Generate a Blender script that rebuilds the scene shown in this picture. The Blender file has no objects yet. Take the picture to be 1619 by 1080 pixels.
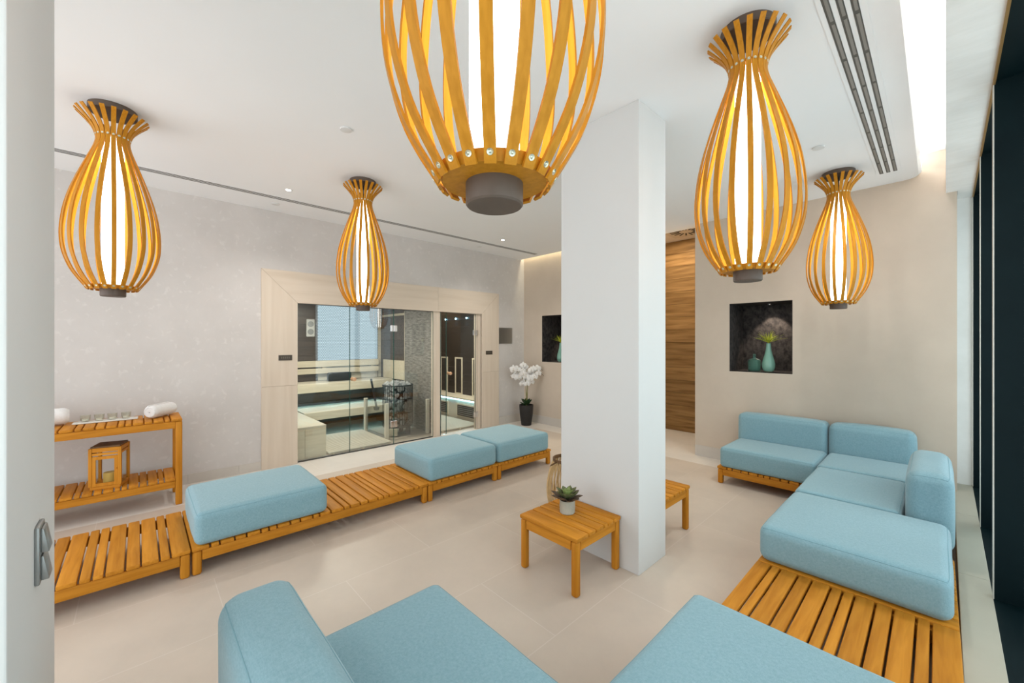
import bpy, bmesh, math, random
from mathutils import Vector, Matrix, noise
random.seed(7)
scn = bpy.context.scene
col = scn.collection
PI = math.pi

# ------------------------------------------------------------------ materials
def mat(name):
    m = bpy.data.materials.new(name); m.use_nodes = True
    nt = m.node_tree
    return m, nt, nt.nodes['Principled BSDF']

def simple(name, c, rough=0.5, metal=0.0, spec=0.5):
    m, nt, b = mat(name)
    b.inputs['Base Color'].default_value = (*c, 1)
    b.inputs['Roughness'].default_value = rough
    b.inputs['Metallic'].default_value = metal
    b.inputs['Specular IOR Level'].default_value = spec
    return m

def N(nt, typ, **kw):
    n = nt.nodes.new(typ)
    for k, v in kw.items():
        setattr(n, k, v)
    return n

def ramp(nt, stops):
    r = N(nt, 'ShaderNodeValToRGB')
    el = r.color_ramp.elements
    while len(el) < len(stops): el.new(0.5)
    for e, (p, c) in zip(el, stops):
        e.position = p; e.color = (*c, 1)
    return r

def coords(nt, scale=(1, 1, 1), kind='Object'):
    t = N(nt, 'ShaderNodeTexCoord'); mp = N(nt, 'ShaderNodeMapping')
    mp.inputs['Scale'].default_value = scale
    nt.links.new(t.outputs[kind], mp.inputs['Vector'])
    return mp.outputs['Vector']

def mottled(name, c0, c1, scale=3.0, rough=0.8, stretch=(1, 1, 1), bump=0.0, detail=6.0, speck=None, spec=0.3):
    m, nt, b = mat(name)
    v = coords(nt, stretch)
    n = N(nt, 'ShaderNodeTexNoise'); n.inputs['Scale'].default_value = scale
    n.inputs['Detail'].default_value = detail; n.inputs['Roughness'].default_value = 0.6
    nt.links.new(v, n.inputs['Vector'])
    r = ramp(nt, [(0.3, c0), (0.7, c1)])
    nt.links.new(n.outputs['Fac'], r.inputs['Fac'])
    out = r.outputs['Color']
    if speck:
        n2 = N(nt, 'ShaderNodeTexNoise'); n2.inputs['Scale'].default_value = speck[1]
        n2.inputs['Detail'].default_value = 4; n2.inputs['Distortion'].default_value = 0.6
        nt.links.new(v, n2.inputs['Vector'])
        r2 = ramp(nt, [(speck[2], (0, 0, 0)), (speck[2] + 0.12, (1, 1, 1))])
        nt.links.new(n2.outputs['Fac'], r2.inputs['Fac'])
        mx = N(nt, 'ShaderNodeMix', data_type='RGBA')
        nt.links.new(r2.outputs['Color'], mx.inputs[0])
        nt.links.new(out, mx.inputs[6]); mx.inputs[7].default_value = (*speck[0], 1)
        out = mx.outputs[2]
    nt.links.new(out, b.inputs['Base Color'])
    b.inputs['Roughness'].default_value = rough
    b.inputs['Specular IOR Level'].default_value = spec
    if bump:
        bp = N(nt, 'ShaderNodeBump'); bp.inputs['Strength'].default_value = bump
        bp.inputs['Distance'].default_value = 0.01
        nt.links.new(n.outputs['Fac'], bp.inputs['Height']); nt.links.new(bp.outputs['Normal'], b.inputs['Normal'])
    return m

def wood(name, c0, c1, stretch, scale=6.0, rough=0.5, var=0.22, spec=0.15):
    """grain along the axis with the small stretch; each loose board gets its own tone"""
    m, nt, b = mat(name)
    v = coords(nt, stretch)
    g = N(nt, 'ShaderNodeNewGeometry')
    add = N(nt, 'ShaderNodeVectorMath', operation='ADD')
    sc = N(nt, 'ShaderNodeVectorMath', operation='SCALE'); sc.inputs['Scale'].default_value = 40.0
    cb = N(nt, 'ShaderNodeCombineXYZ')
    for i in range(3): nt.links.new(g.outputs['Random Per Island'], cb.inputs[i])
    nt.links.new(cb.outputs[0], sc.inputs[0]); nt.links.new(v, add.inputs[0]); nt.links.new(sc.outputs[0], add.inputs[1])
    n = N(nt, 'ShaderNodeTexNoise'); n.inputs['Scale'].default_value = scale; n.inputs['Detail'].default_value = 5
    n.inputs['Distortion'].default_value = 0.5
    nt.links.new(add.outputs[0], n.inputs['Vector'])
    r = ramp(nt, [(0.3, c0), (0.68, c1)])
    nt.links.new(n.outputs['Fac'], r.inputs['Fac'])
    hs = N(nt, 'ShaderNodeHueSaturation')
    mr = N(nt, 'ShaderNodeMapRange'); mr.inputs['To Min'].default_value = 1 - var / 2; mr.inputs['To Max'].default_value = 1 + var / 2
    nt.links.new(g.outputs['Random Per Island'], mr.inputs['Value'])
    nt.links.new(mr.outputs[0], hs.inputs['Value']); nt.links.new(r.outputs['Color'], hs.inputs['Color'])
    nt.links.new(hs.outputs['Color'], b.inputs['Base Color'])
    b.inputs['Roughness'].default_value = rough; b.inputs['Specular IOR Level'].default_value = spec
    return m

def emis(name, c, s):
    m = bpy.data.materials.new(name); m.use_nodes = True
    nt = m.node_tree; nt.nodes.clear()
    e = N(nt, 'ShaderNodeEmission'); e.inputs['Color'].default_value = (*c, 1); e.inputs['Strength'].default_value = s
    o = N(nt, 'ShaderNodeOutputMaterial'); nt.links.new(e.outputs[0], o.inputs['Surface'])
    return m

def pane_glass(name, tint=(0.9, 0.96, 0.94), refl=1.0):
    m = bpy.data.materials.new(name); m.use_nodes = True
    nt = m.node_tree; nt.nodes.clear()
    t = N(nt, 'ShaderNodeBsdfTransparent'); t.inputs['Color'].default_value = (*tint, 1)
    g = N(nt, 'ShaderNodeBsdfGlossy'); g.inputs['Roughness'].default_value = 0.0
    lw = N(nt, 'ShaderNodeLayerWeight'); lw.inputs['Blend'].default_value = 0.5
    pw = N(nt, 'ShaderNodeMath', operation='POWER'); pw.inputs[1].default_value = 4.0
    ma = N(nt, 'ShaderNodeMath', operation='MULTIPLY_ADD'); ma.inputs[1].default_value = 0.9; ma.inputs[2].default_value = 0.04
    nt.links.new(lw.outputs['Facing'], pw.inputs[0]); nt.links.new(pw.outputs[0], ma.inputs[0])
    fr = ma
    mu = N(nt, 'ShaderNodeMath', operation='MULTIPLY'); mu.inputs[1].default_value = refl; mu.use_clamp = True
    mx = N(nt, 'ShaderNodeMixShader'); o = N(nt, 'ShaderNodeOutputMaterial')
    nt.links.new(fr.outputs[0], mu.inputs[0]); nt.links.new(mu.outputs[0], mx.inputs[0])
    nt.links.new(t.outputs[0], mx.inputs[1]); nt.links.new(g.outputs[0], mx.inputs[2])
    nt.links.new(mx.outputs[0], o.inputs['Surface'])
    return m

def tiles(name, c0, c1, grout, bw=1.2, bh=0.6):
    m, nt, b = mat(name)
    t = N(nt, 'ShaderNodeTexCoord'); mp = N(nt, 'ShaderNodeMapping')
    mp.inputs['Rotation'].default_value = (0, 0, PI / 2); mp.inputs['Location'].default_value = (0.35, 0.13, 0)
    nt.links.new(t.outputs['Object'], mp.inputs['Vector'])
    br = N(nt, 'ShaderNodeTexBrick')
    br.inputs['Scale'].default_value = 1.0; br.inputs['Brick Width'].default_value = bw; br.inputs['Row Height'].default_value = bh
    br.inputs['Mortar Size'].default_value = 0.0025; br.inputs['Mortar Smooth'].default_value = 0.2; br.inputs['Bias'].default_value = 0
    br.inputs['Color1'].default_value = (*c0, 1); br.inputs['Color2'].default_value = (*c1, 1); br.inputs['Mortar'].default_value = (*grout, 1)
    nt.links.new(mp.outputs[0], br.inputs['Vector'])
    n = N(nt, 'ShaderNodeTexNoise'); n.inputs['Scale'].default_value = 1.3; n.inputs['Detail'].default_value = 8; n.inputs['Roughness'].default_value = 0.65
    nt.links.new(t.outputs['Object'], n.inputs['Vector'])
    r = ramp(nt, [(0.3, (0.9, 0.9, 0.9)), (0.7, (1.06, 1.05, 1.04))])
    nt.links.new(n.outputs['Fac'], r.inputs['Fac'])
    mx = N(nt, 'ShaderNodeMix', data_type='RGBA', blend_type='MULTIPLY'); mx.inputs[0].default_value = 1
    nt.links.new(br.outputs['Color'], mx.inputs[6]); nt.links.new(r.outputs['Color'], mx.inputs[7])
    nt.links.new(mx.outputs[2], b.inputs['Base Color'])
    b.inputs['Roughness'].default_value = 0.42; b.inputs['Specular IOR Level'].default_value = 0.35
    return m

def fabric(name, c0, c1):
    m, nt, b = mat(name)
    outs = []
    for st in ((300, 60, 60), (60, 300, 60), (60, 60, 300)):
        v = coords(nt, st); n = N(nt, 'ShaderNodeTexNoise'); n.inputs['Scale'].default_value = 1.4; n.inputs['Detail'].default_value = 3
        nt.links.new(v, n.inputs['Vector']); outs.append(n.outputs['Fac'])
    a = N(nt, 'ShaderNodeMath', operation='ADD'); nt.links.new(outs[0], a.inputs[0]); nt.links.new(outs[1], a.inputs[1])
    a2 = N(nt, 'ShaderNodeMath', operation='ADD'); nt.links.new(a.outputs[0], a2.inputs[0]); nt.links.new(outs[2], a2.inputs[1])
    mr = N(nt, 'ShaderNodeMath', operation='DIVIDE'); mr.inputs[1].default_value = 3; nt.links.new(a2.outputs[0], mr.inputs[0])
    r = ramp(nt, [(0.36, c0), (0.64, c1)]); nt.links.new(mr.outputs[0], r.inputs['Fac'])
    nt.links.new(r.outputs['Color'], b.inputs['Base Color'])
    b.inputs['Roughness'].default_value = 0.85; b.inputs['Specular IOR Level'].default_value = 0.25
    b.inputs['Sheen Weight'].default_value = 0.25; b.inputs['Sheen Roughness'].default_value = 0.5
    bp = N(nt, 'ShaderNodeBump'); bp.inputs['Strength'].default_value = 0.12; bp.inputs['Distance'].default_value = 0.004
    nt.links.new(mr.outputs[0], bp.inputs['Height']); nt.links.new(bp.outputs['Normal'], b.inputs['Normal'])
    return m

M = {}
M['plaster'] = mottled('plaster', (0.575, 0.540, 0.512), (0.635, 0.598, 0.570), 2.2, 0.62, bump=0.05, speck=((0.655, 0.62, 0.59), 18.0, 0.58))
M['plaster_warm'] = mottled('plaster_warm', (0.58, 0.49, 0.395), (0.64, 0.545, 0.445), 2.0, 0.7, bump=0.05)
M['white'] = mottled('white_paint', (0.665, 0.66, 0.645), (0.685, 0.68, 0.665), 1.0, 0.75)
M['ceiling'] = mottled('ceiling_paint', (0.86, 0.868, 0.872), (0.88, 0.888, 0.892), 1.0, 0.8)
M['soffit'] = mottled('soffit_plaster', (0.80, 0.785, 0.75), (0.87, 0.855, 0.825), 5.0, 0.7, stretch=(1, 3, 1), bump=0.2)
M['floor'] = tiles('floor_tile', (0.565, 0.480, 0.398), (0.590, 0.503, 0.420), (0.65, 0.57, 0.50))
M['floor_edge'] = tiles('floor_tile_pale', (0.69, 0.64, 0.58), (0.71, 0.66, 0.60), (0.75, 0.71, 0.65))
M['skirt'] = mottled('skirting_tile', (0.56, 0.515, 0.46), (0.61, 0.565, 0.51), 2.5, 0.5)
M['ledge'] = mottled('ledge_stone', (0.42, 0.395, 0.315), (0.47, 0.445, 0.36), 2.0, 0.5)
M['teak_x'] = wood('teak_grain_x', (0.46, 0.168, 0.012), (0.61, 0.252, 0.026), (0.5, 7, 7))
M['teak_y'] = wood('teak_grain_y', (0.46, 0.168, 0.012), (0.61, 0.252, 0.026), (7, 0.5, 7))
M['teak_z'] = wood('teak_grain_z', (0.45, 0.164, 0.011), (0.58, 0.240, 0.024), (7, 7, 0.5))
M['bent'] = wood('bent_ash', (0.47, 0.185, 0.010), (0.59, 0.248, 0.020), (14, 14, 0.8), 5.0, 0.42, 0.12)
M['bronze'] = mottled('dark_bronze', (0.085, 0.058, 0.042), (0.125, 0.088, 0.066), 6, 0.5, spec=0.5)
M['screw'] = simple('zinc_screw', (0.62, 0.62, 0.50), 0.3, 1.0)
M['tube'] = emis('lamp_tube', (1.0, 0.98, 0.955), 2.9)
M['fabric'] = fabric('blue_linen', (0.190, 0.338, 0.388), (0.272, 0.434, 0.492))
M['piping'] = simple('blue_seam', (0.21, 0.37, 0.425), 0.9)
M['cream_veneer'] = wood('cream_veneer', (0.64, 0.535, 0.425), (0.70, 0.600, 0.490), (8, 8, 0.4), 2.0, 0.5, 0.03)
M['cream_veneer_h'] = wood('cream_veneer_h', (0.64, 0.535, 0.425), (0.70, 0.600, 0.490), (8, 0.4, 8), 2.0, 0.5, 0.03)
M['aspen'] = wood('aspen_boards', (0.63, 0.555, 0.42), (0.72, 0.645, 0.50), (6, 0.6, 6), 4, 0.5, 0.08)
M['aspen_white'] = mottled('aspen_bench_white', (0.58, 0.53, 0.43), (0.64, 0.59, 0.48), 3, 0.5)
M['glass'] = pane_glass('clear_glass', (0.965, 0.985, 0.975), 1.3)
M['glass_edge'] = simple('glass_edge_green', (0.02, 0.09, 0.075), 0.15)
M['win_glass'] = pane_glass('window_glass', (0.60, 0.64, 0.64), 1.0)
M['dark_metal'] = mottled('dark_window_metal', (0.002, 0.008, 0.010), (0.003, 0.011, 0.013), 3, 0.5, spec=0.12)
M['alu'] = simple('pale_edge_strip', (0.60, 0.58, 0.52), 0.45, 0.2)
M['gold'] = simple('brass_trim', (0.45, 0.27, 0.10), 0.4, 0.7)
M['black'] = simple('black_matte', (0.012, 0.012, 0.013), 0.6)
M['slot'] = simple('slot_dark', (0.10, 0.095, 0.085), 0.6)
M['slot_blade'] = simple('slot_blade_grey', (0.24, 0.23, 0.21), 0.5)
M['steel'] = simple('brushed_steel', (0.42, 0.41, 0.39), 0.35, 1.0)
M['steel_dark'] = simple('grey_switch_metal', (0.30, 0.30, 0.29), 0.35, 0.6)
M['plaque'] = simple('plaque_brown', (0.075, 0.060, 0.045), 0.45, 0.4)
M['plaque_text'] = simple('plaque_letters', (0.16, 0.14, 0.11), 0.45, 0.4)
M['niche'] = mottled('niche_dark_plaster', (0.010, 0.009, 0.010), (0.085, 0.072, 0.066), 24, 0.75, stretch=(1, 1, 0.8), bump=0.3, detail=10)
M['celadon'] = mottled('celadon_glaze', (0.20, 0.42, 0.33), (0.27, 0.50, 0.40), 4, 0.18, spec=0.6)
M['vase_foot'] = simple('vase_foot', (0.30, 0.30, 0.12), 0.4)
M['green_glass'] = None
M['grass_leaf'] = mottled('yellow_green_leaf', (0.42, 0.48, 0.03), (0.70, 0.72, 0.08), 12, 0.5)
M['petal'] = simple('white_petal', (0.80, 0.78, 0.75), 0.6)
M['pistil'] = simple('orchid_centre', (0.55, 0.42, 0.25), 0.6)
M['stem'] = mottled('orchid_stem', (0.16, 0.17, 0.05), (0.26, 0.24, 0.08), 10, 0.6)
M['bud'] = simple('orchid_bud', (0.12, 0.09, 0.04), 0.6)
M['leaf_dark'] = mottled('dark_leaf', (0.012, 0.035, 0.012), (0.03, 0.07, 0.025), 8, 0.35)
M['pot_dark'] = mottled('charcoal_pot', (0.020, 0.018, 0.017), (0.032, 0.029, 0.027), 6, 0.5)
M['pot_clay'] = mottled('grey_concrete_pot', (0.33, 0.32, 0.26), (0.47, 0.45, 0.38), 8, 0.8, bump=0.15)
M['soil'] = mottled('soil', (0.03, 0.02, 0.015), (0.07, 0.05, 0.035), 40, 0.9)
M['towel'] = mottled('white_towel', (0.74, 0.72, 0.70), (0.82, 0.80, 0.78), 60, 0.95, bump=0.4)
M['porcelain'] = simple('cream_tray', (0.70, 0.68, 0.62), 0.35)
M['rattan'] = mottled('pale_rattan', (0.50, 0.33, 0.15), (0.66, 0.47, 0.24), 20, 0.6)
M['rattan_dark'] = mottled('brown_rattan', (0.10, 0.05, 0.02), (0.20, 0.11, 0.05), 20, 0.6)
M['candle'] = simple('yellow_candle', (0.62, 0.42, 0.10), 0.5)
M['dark_plank'] = wood('dark_thermo_planks', (0.040, 0.027, 0.019), (0.085, 0.060, 0.045), (5, 0.4, 5), 4, 0.35, 0.4, 0.5)
M['slate'] = mottled('slate_mosaic', (0.10, 0.095, 0.088), (0.34, 0.32, 0.29), 26, 0.45, stretch=(0.35, 1, 1.6), bump=0.5, detail=3, spec=0.5)
M['stone'] = mottled('heater_stone', (0.22, 0.225, 0.225), (0.46, 0.46, 0.44), 9, 0.8)
M['iron'] = simple('black_iron', (0.018, 0.017, 0.016), 0.45, 0.5)
M['led'] = emis('cool_led', (0.36, 0.78, 1.0), 6.5)
M['led_warm'] = emis('warm_led', (1.0, 0.85, 0.55), 4.0)
M['spot_on'] = emis('downlight_lens', (1.0, 0.97, 0.9), 8.0)
M['blue_spot'] = emis('blue_star_light', (0.35, 0.75, 1.0), 14.0)
M['white_plastic'] = simple('white_plastic', (0.72, 0.72, 0.70), 0.4)
M['grey_dial'] = simple('dial_grey', (0.30, 0.30, 0.29), 0.3, 0.5)
M['knob'] = simple('copper_wood_knob', (0.62, 0.36, 0.20), 0.4)
M['chrome'] = simple('chrome', (0.75, 0.75, 0.75), 0.15, 1.0)
M['ceil_disc'] = simple('ceiling_disc', (0.70, 0.695, 0.68), 0.6)
M['oak_wall'] = wood('oak_wall_boards', (0.155, 0.080, 0.024), (0.330, 0.190, 0.072), (0.5, 6, 6), 3.0, 0.5, 0.35)
M['vent_tan'] = simple('vent_tan', (0.50, 0.42, 0.31), 0.6)
M['passage_ceiling'] = simple('passage_ceiling_shade_tan', (0.58, 0.50, 0.40), 0.7)  # tan base colour stands in for the shade on this ceiling

def hex_panel():
    m = bpy.data.materials.new('lit_perforated_panel'); m.use_nodes = True
    nt = m.node_tree; nt.nodes.clear()
    v = coords(nt, (1, 1 / 0.030, 1 / 0.052))
    ds = []
    for off in ((0, 0, 0), (0, 0.5, 0.5)):
        a = N(nt, 'ShaderNodeVectorMath', operation='ADD'); a.inputs[1].default_value = off
        f = N(nt, 'ShaderNodeVectorMath', operation='FRACTION')
        s = N(nt, 'ShaderNodeVectorMath', operation='SUBTRACT'); s.inputs[1].default_value = (0.5, 0.5, 0.5)
        k = N(nt, 'ShaderNodeVectorMath', operation='MULTIPLY'); k.inputs[1].default_value = (0, 1, 1.732)
        l = N(nt, 'ShaderNodeVectorMath', operation='LENGTH')
        nt.links.new(v, a.inputs[0]); nt.links.new(a.outputs[0], f.inputs[0]); nt.links.new(f.outputs[0], s.inputs[0])
        nt.links.new(s.outputs[0], k.inputs[0]); nt.links.new(k.outputs[0], l.inputs[0]); ds.append(l.outputs['Value'])
    mn = N(nt, 'ShaderNodeMath', operation='MINIMUM'); nt.links.new(ds[0], mn.inputs[0]); nt.links.new(ds[1], mn.inputs[1])
    r = ramp(nt, [(0.24, (0.62, 0.76, 0.84)), (0.34, (0.26, 0.35, 0.40))]); nt.links.new(mn.outputs[0], r.inputs['Fac'])
    e = N(nt, 'ShaderNodeEmission'); e.inputs['Strength'].default_value = 0.36; nt.links.new(r.outputs['Color'], e.inputs['Color'])
    o = N(nt, 'ShaderNodeOutputMaterial'); nt.links.new(e.outputs[0], o.inputs['Surface'])
    return m
M['hex'] = hex_panel()

def tinted_glass():
    m, nt, b = mat('green_bottle_glass')
    b.inputs['Base Color'].default_value = (0.35, 0.62, 0.52, 1); b.inputs['Roughness'].default_value = 0.05
    b.inputs['Transmission Weight'].default_value = 0.85; b.inputs['IOR'].default_value = 0.9
    return m
M['green_glass'] = tinted_glass()
M['smoke_glass'] = pane_glass('cup_glass', (0.95, 0.955, 0.92), 0.9)

# ------------------------------------------------------------------ mesh helpers
def B(): return bmesh.new()

def bx(bm, x0, x1, y0, y1, z0, z1, bev=0.0, seg=2, mi=0):
    r = bmesh.ops.create_cube(bm, size=1.0)
    vs = r['verts']
    for v in vs:
        v.co = Vector((x0 + (v.co.x + .5) * (x1 - x0), y0 + (v.co.y + .5) * (y1 - y0), z0 + (v.co.z + .5) * (z1 - z0)))
    fs = {f for v in vs for f in v.link_faces}
    for f in fs: f.material_index = mi
    if bev > 0:
        es = list({e for v in vs for e in v.link_edges})
        bmesh.ops.bevel(bm, geom=es, offset=bev, segments=seg, profile=0.5, affect='EDGES')
    return vs

def lathe(bm, prof, n=32, c=(0, 0, 0), cap=True):
    rings = []
    for r, z in prof:
        rings.append([bm.verts.new((c[0] + r * math.cos(2 * PI * i / n), c[1] + r * math.sin(2 * PI * i / n), c[2] + z)) for i in range(n)])
    for a, b in zip(rings, rings[1:]):
        for i in range(n):
            bm.faces.new((a[i], a[(i + 1) % n], b[(i + 1) % n], b[i]))
    if cap:
        if prof[0][0] > 1e-5: bm.faces.new(list(reversed(rings[0])))
        if prof[-1][0] > 1e-5: bm.faces.new(rings[-1])
    return rings

def tube(bm, pts, r, n=8, closed=False, taper=None):
    pts = [Vector(p) for p in pts]
    rings = []
    m = len(pts)
    up = None
    for i, p in enumerate(pts):
        if closed: t = pts[(i + 1) % m] - pts[i - 1]
        else: t = pts[min(i + 1, m - 1)] - pts[max(i - 1, 0)]
        t.normalize()
        if up is None:
            up = Vector((0, 0, 1)) if abs(t.z) < 0.9 else Vector((1, 0, 0))
        s = t.cross(up).normalized(); u = s.cross(t).normalized(); up = u
        rr = r if taper is None else r * taper[i]
        rings.append([bm.verts.new(p + rr * (math.cos(2 * PI * k / n) * s + math.sin(2 * PI * k / n) * u)) for k in range(n)])
    pairs = list(zip(rings, rings[1:])) + ([(rings[-1], rings[0])] if closed else [])
    for a, b in pairs:
        for k in range(n):
            bm.faces.new((a[k], a[(k + 1) % n], b[(k + 1) % n], b[k]))
    if not closed:
        bm.faces.new(list(reversed(rings[0]))); bm.faces.new(rings[-1])

def strip(bm, pts, w, th, side):
    """bent flat strip: pts centre line, side = width direction, w may be a list"""
    pts = [Vector(p) for p in pts]; side = Vector(side).normalized()
    rings = []
    for i, p in enumerate(pts):
        t = (pts[min(i + 1, len(pts) - 1)] - pts[max(i - 1, 0)]).normalized()
        n = t.cross(side).normalized()
        ww = w[i] if isinstance(w, (list, tuple)) else w
        rings.append([bm.verts.new(p + side * (a * ww / 2) + n * (b * th / 2)) for a, b in ((-1, -1), (1, -1), (1, 1), (-1, 1))])
    for a, b in zip(rings, rings[1:]):
        for k in range(4): bm.faces.new((a[k], a[(k + 1) % 4], b[(k + 1) % 4], b[k]))
    bm.faces.new(list(reversed(rings[0]))); bm.faces.new(rings[-1])

def obj(name, bm, m, parent=None, smooth=False, loc=(0, 0, 0), rot=(0, 0, 0)):
    bmesh.ops.recalc_face_normals(bm, faces=bm.faces[:])
    me = bpy.data.meshes.new(name); bm.to_mesh(me); bm.free()
    for mm in (m if isinstance(m, (list, tuple)) else [m]): me.materials.append(mm)
    if smooth:
        for p in me.polygons: p.use_smooth = True
        if smooth != 'all':
            try: me.set_sharp_from_angle(angle=math.radians(35))
            except Exception: pass
    o = bpy.data.objects.new(name, me); col.objects.link(o)
    o.location = loc; o.rotation_euler = rot
    if parent: o.parent = parent
    return o

def tag(o, label, cat, group=None, kind=None):
    o['label'] = label; o['category'] = cat
    if group: o['group'] = group
    if kind: o['kind'] = kind
    return o

def thing(name, label, cat, loc=(0, 0, 0), rz=0.0, group=None, kind=None):
    o = bpy.data.objects.new(name, None); col.objects.link(o)
    o.empty_display_size = 0.1
    o.location = loc; o.rotation_euler = (0, 0, rz)
    return tag(o, label, cat, group, kind)

def dup(o, parent=None):
    c = o.copy(); col.objects.link(c)
    if parent: c.parent = parent
    for ch in list(o.children): dup(ch, c)
    return c

def struct(name, bm, m, label, cat, smooth=False):
    return tag(obj(name, bm, m, None, smooth), label, cat, kind='structure')

H = 3.05
XL = -5.40      # left wall face
YB = 5.38       # back wall face
Y0 = -3.0       # room continues behind the camera to here

# ------------------------------------------------------------------ setting
def facade_x(y): return -0.0108 * (YB - y)      # the window side runs very slightly out of square

bm = B()
bx(bm, -4.74, 0.5, Y0, 5.02, -0.10, 0.0, mi=0)
bx(bm, XL - 0.1, -4.74, Y0, 5.02, -0.10, 0.0, mi=1)
bx(bm, XL - 0.1, 0.3, 5.02, 6.9, -0.10, 0.0, mi=1)
struct('floor', bm, [M['floor'], M['floor_edge']], 'beige stone tile floor with paler border along the walls', 'floor')

bm = B()   # left wall with the sauna opening
bx(bm, XL - 0.12, XL, Y0, 1.43, 0, H + 0.25)
bx(bm, XL - 0.12, XL, 4.335, YB + 0.15, 0, H + 0.25)
bx(bm, XL - 0.12, XL, 1.43, 4.335, 1.973, H + 0.25)
struct('wall_left', bm, M['plaster'], 'pale mottled plaster wall around the sauna front', 'wall')

NZ0, NZ1 = 1.13, 1.968
def niche_wall(name, x0, x1, nx0, nx1, label):
    bm = B()
    bx(bm, x0, nx0, YB, YB + 0.15, 0, H + 0.25)
    bx(bm, nx1, x1, YB, YB + 0.15, 0, H + 0.25)
    bx(bm, nx0, nx1, YB, YB + 0.15, 0, NZ0)
    bx(bm, nx0, nx1, YB, YB + 0.15, NZ1, H + 0.25)
    return struct(name, bm, M['plaster_warm'], label, 'wall')
niche_wall('wall_back', XL, -3.35, -4.935, -4.28, 'beige plaster wall behind the white orchid')
niche_wall('wall_right', -2.19, 0.125, -1.77, -1.113, 'beige plaster wall with square niche above the corner sofa')
def niche_box(name, x0, x1, label):
    bm = B(); d = YB + 0.52; t = 0.03; e = 0.0015
    bx(bm, x0, x1, d, d + t, NZ0, NZ1)
    bx(bm, x0 - t, x0 + e, YB + 0.004, d + t, NZ0, NZ1)
    bx(bm, x1 - e, x1 + t, YB + 0.004, d + t, NZ0, NZ1)
    bx(bm, x0 - t, x1 + t, YB + 0.004, d + t, NZ1 - e, NZ1 + t)
    bx(bm, x0 - t, x1 + t, YB + 0.004, d + t, NZ0 - t, NZ0 + e)
    return struct(name, bm, M['niche'], label, 'niche')
niche_box('wall_niche', -1.77, -1.113, 'dark textured wall niche above the corner sofa')
niche_box('wall_niche', -4.935, -4.28, 'dark textured wall niche beside the white orchid')

bm = B()   # return wall between room wall and window
bx(bm, 0.125, 0.30, 5.69, 5.80, 0, 3.3)
bx(bm, 0.02, 0.125, YB + 0.15, 5.80, 0, 3.3)
struct('wall_return', bm, M['soffit'], 'narrow pale wall strip beside the end window post', 'wall')

bm = B()   # passage
n = 15; z = 0.0; hs = 3.19 / n
for i in range(n):
    bx(bm, -3.6, -2.0, 6.62, 6.66, i * hs + 0.0015, (i + 1) * hs - 0.0015, 0.001, 1)
bx(bm, -3.6, -2.0, 6.664, 6.70, 0, 3.2, mi=0)
struct('wall_passage', bm, M['oak_wall'], 'oak boarded wall at the end of the passage', 'wall')
bm = B()
bx(bm, -3.6, -2.0, YB + 0.15, 6.66, 3.19, 3.26)
struct('ceiling_passage', bm, M['passage_ceiling'], 'passage ceiling behind the column, its shade coloured in as tan', 'ceiling')
bm = B(); bx(bm, -2.19, -2.09, YB + 0.15, 6.7, 0, 3.25); bx(bm, -3.45, -3.35, YB + 0.15, 6.7, 0, 3.25)
struct('wall_passage_side', bm, M['plaster_warm'], 'beige plaster side walls of the passage', 'wall')

bm = B()   # ceiling : dropped slab with softened edge along the window cove, and a cove slot at the back
bx(bm, XL, -0.27, Y0, 5.30, H, H + 0.07)
bx(bm, -3.35, -2.19, 5.30, YB + 0.15, H, H + 0.07); bx(bm, -2.19, -0.27, 5.30, YB, H, H + 0.07)
for i in range(1): pass
pts = []
R = 0.045
# edge block with rounded plan corner and rounded lower edge
x1e = -0.095
outline = [(-0.27, Y0), (x1e, Y0), (x1e, YB - 0.11)]
for k in range(1, 9):
    a = k / 8 * PI / 2
    outline.append((x1e - 0.11 + 0.11 * math.cos(a), YB - 0.11 + 0.11 * math.sin(a)))
outline += [(-0.27, YB)]
low = [bm.verts.new((x if x < -0.26 else x - 0.02, y, H)) for x, y in outline]
mid = [bm.verts.new((x, y, H + 0.02)) for x, y in outline]
top = [bm.verts.new((x, y, H + 0.07)) for x, y in outline]
bm.faces.new(low); bm.faces.new(list(reversed(top)))
for a, b in ((low, mid), (mid, top)):
    for i in range(len(a)):
        j = (i + 1) % len(a); bm.faces.new((a[i], a[j], b[j], b[i]))
struct('ceiling', bm, M['ceiling'], 'white dropped ceiling with a rounded edge at the window cove', 'ceiling')
bm = B()
bx(bm, XL - 0.1, 0.3, Y0, YB + 0.3, 3.255, 3.30)
struct('ceiling_upper', bm, M['ceiling'], 'white upper ceiling seen inside the light cove', 'ceiling')

# columns
def pillar(y0, y1, label):
    bm = B(); bx(bm, -1.945, -1.303, y0, y1, 0, H, 0.004, 2)
    return struct('pillar', bm, M['white'], label, 'column')
pillar(2.334, 2.702, 'square white column standing behind the slatted side table')
pillar(-0.566, -0.1964, 'white column at the left edge carrying the grey switch')

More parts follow.
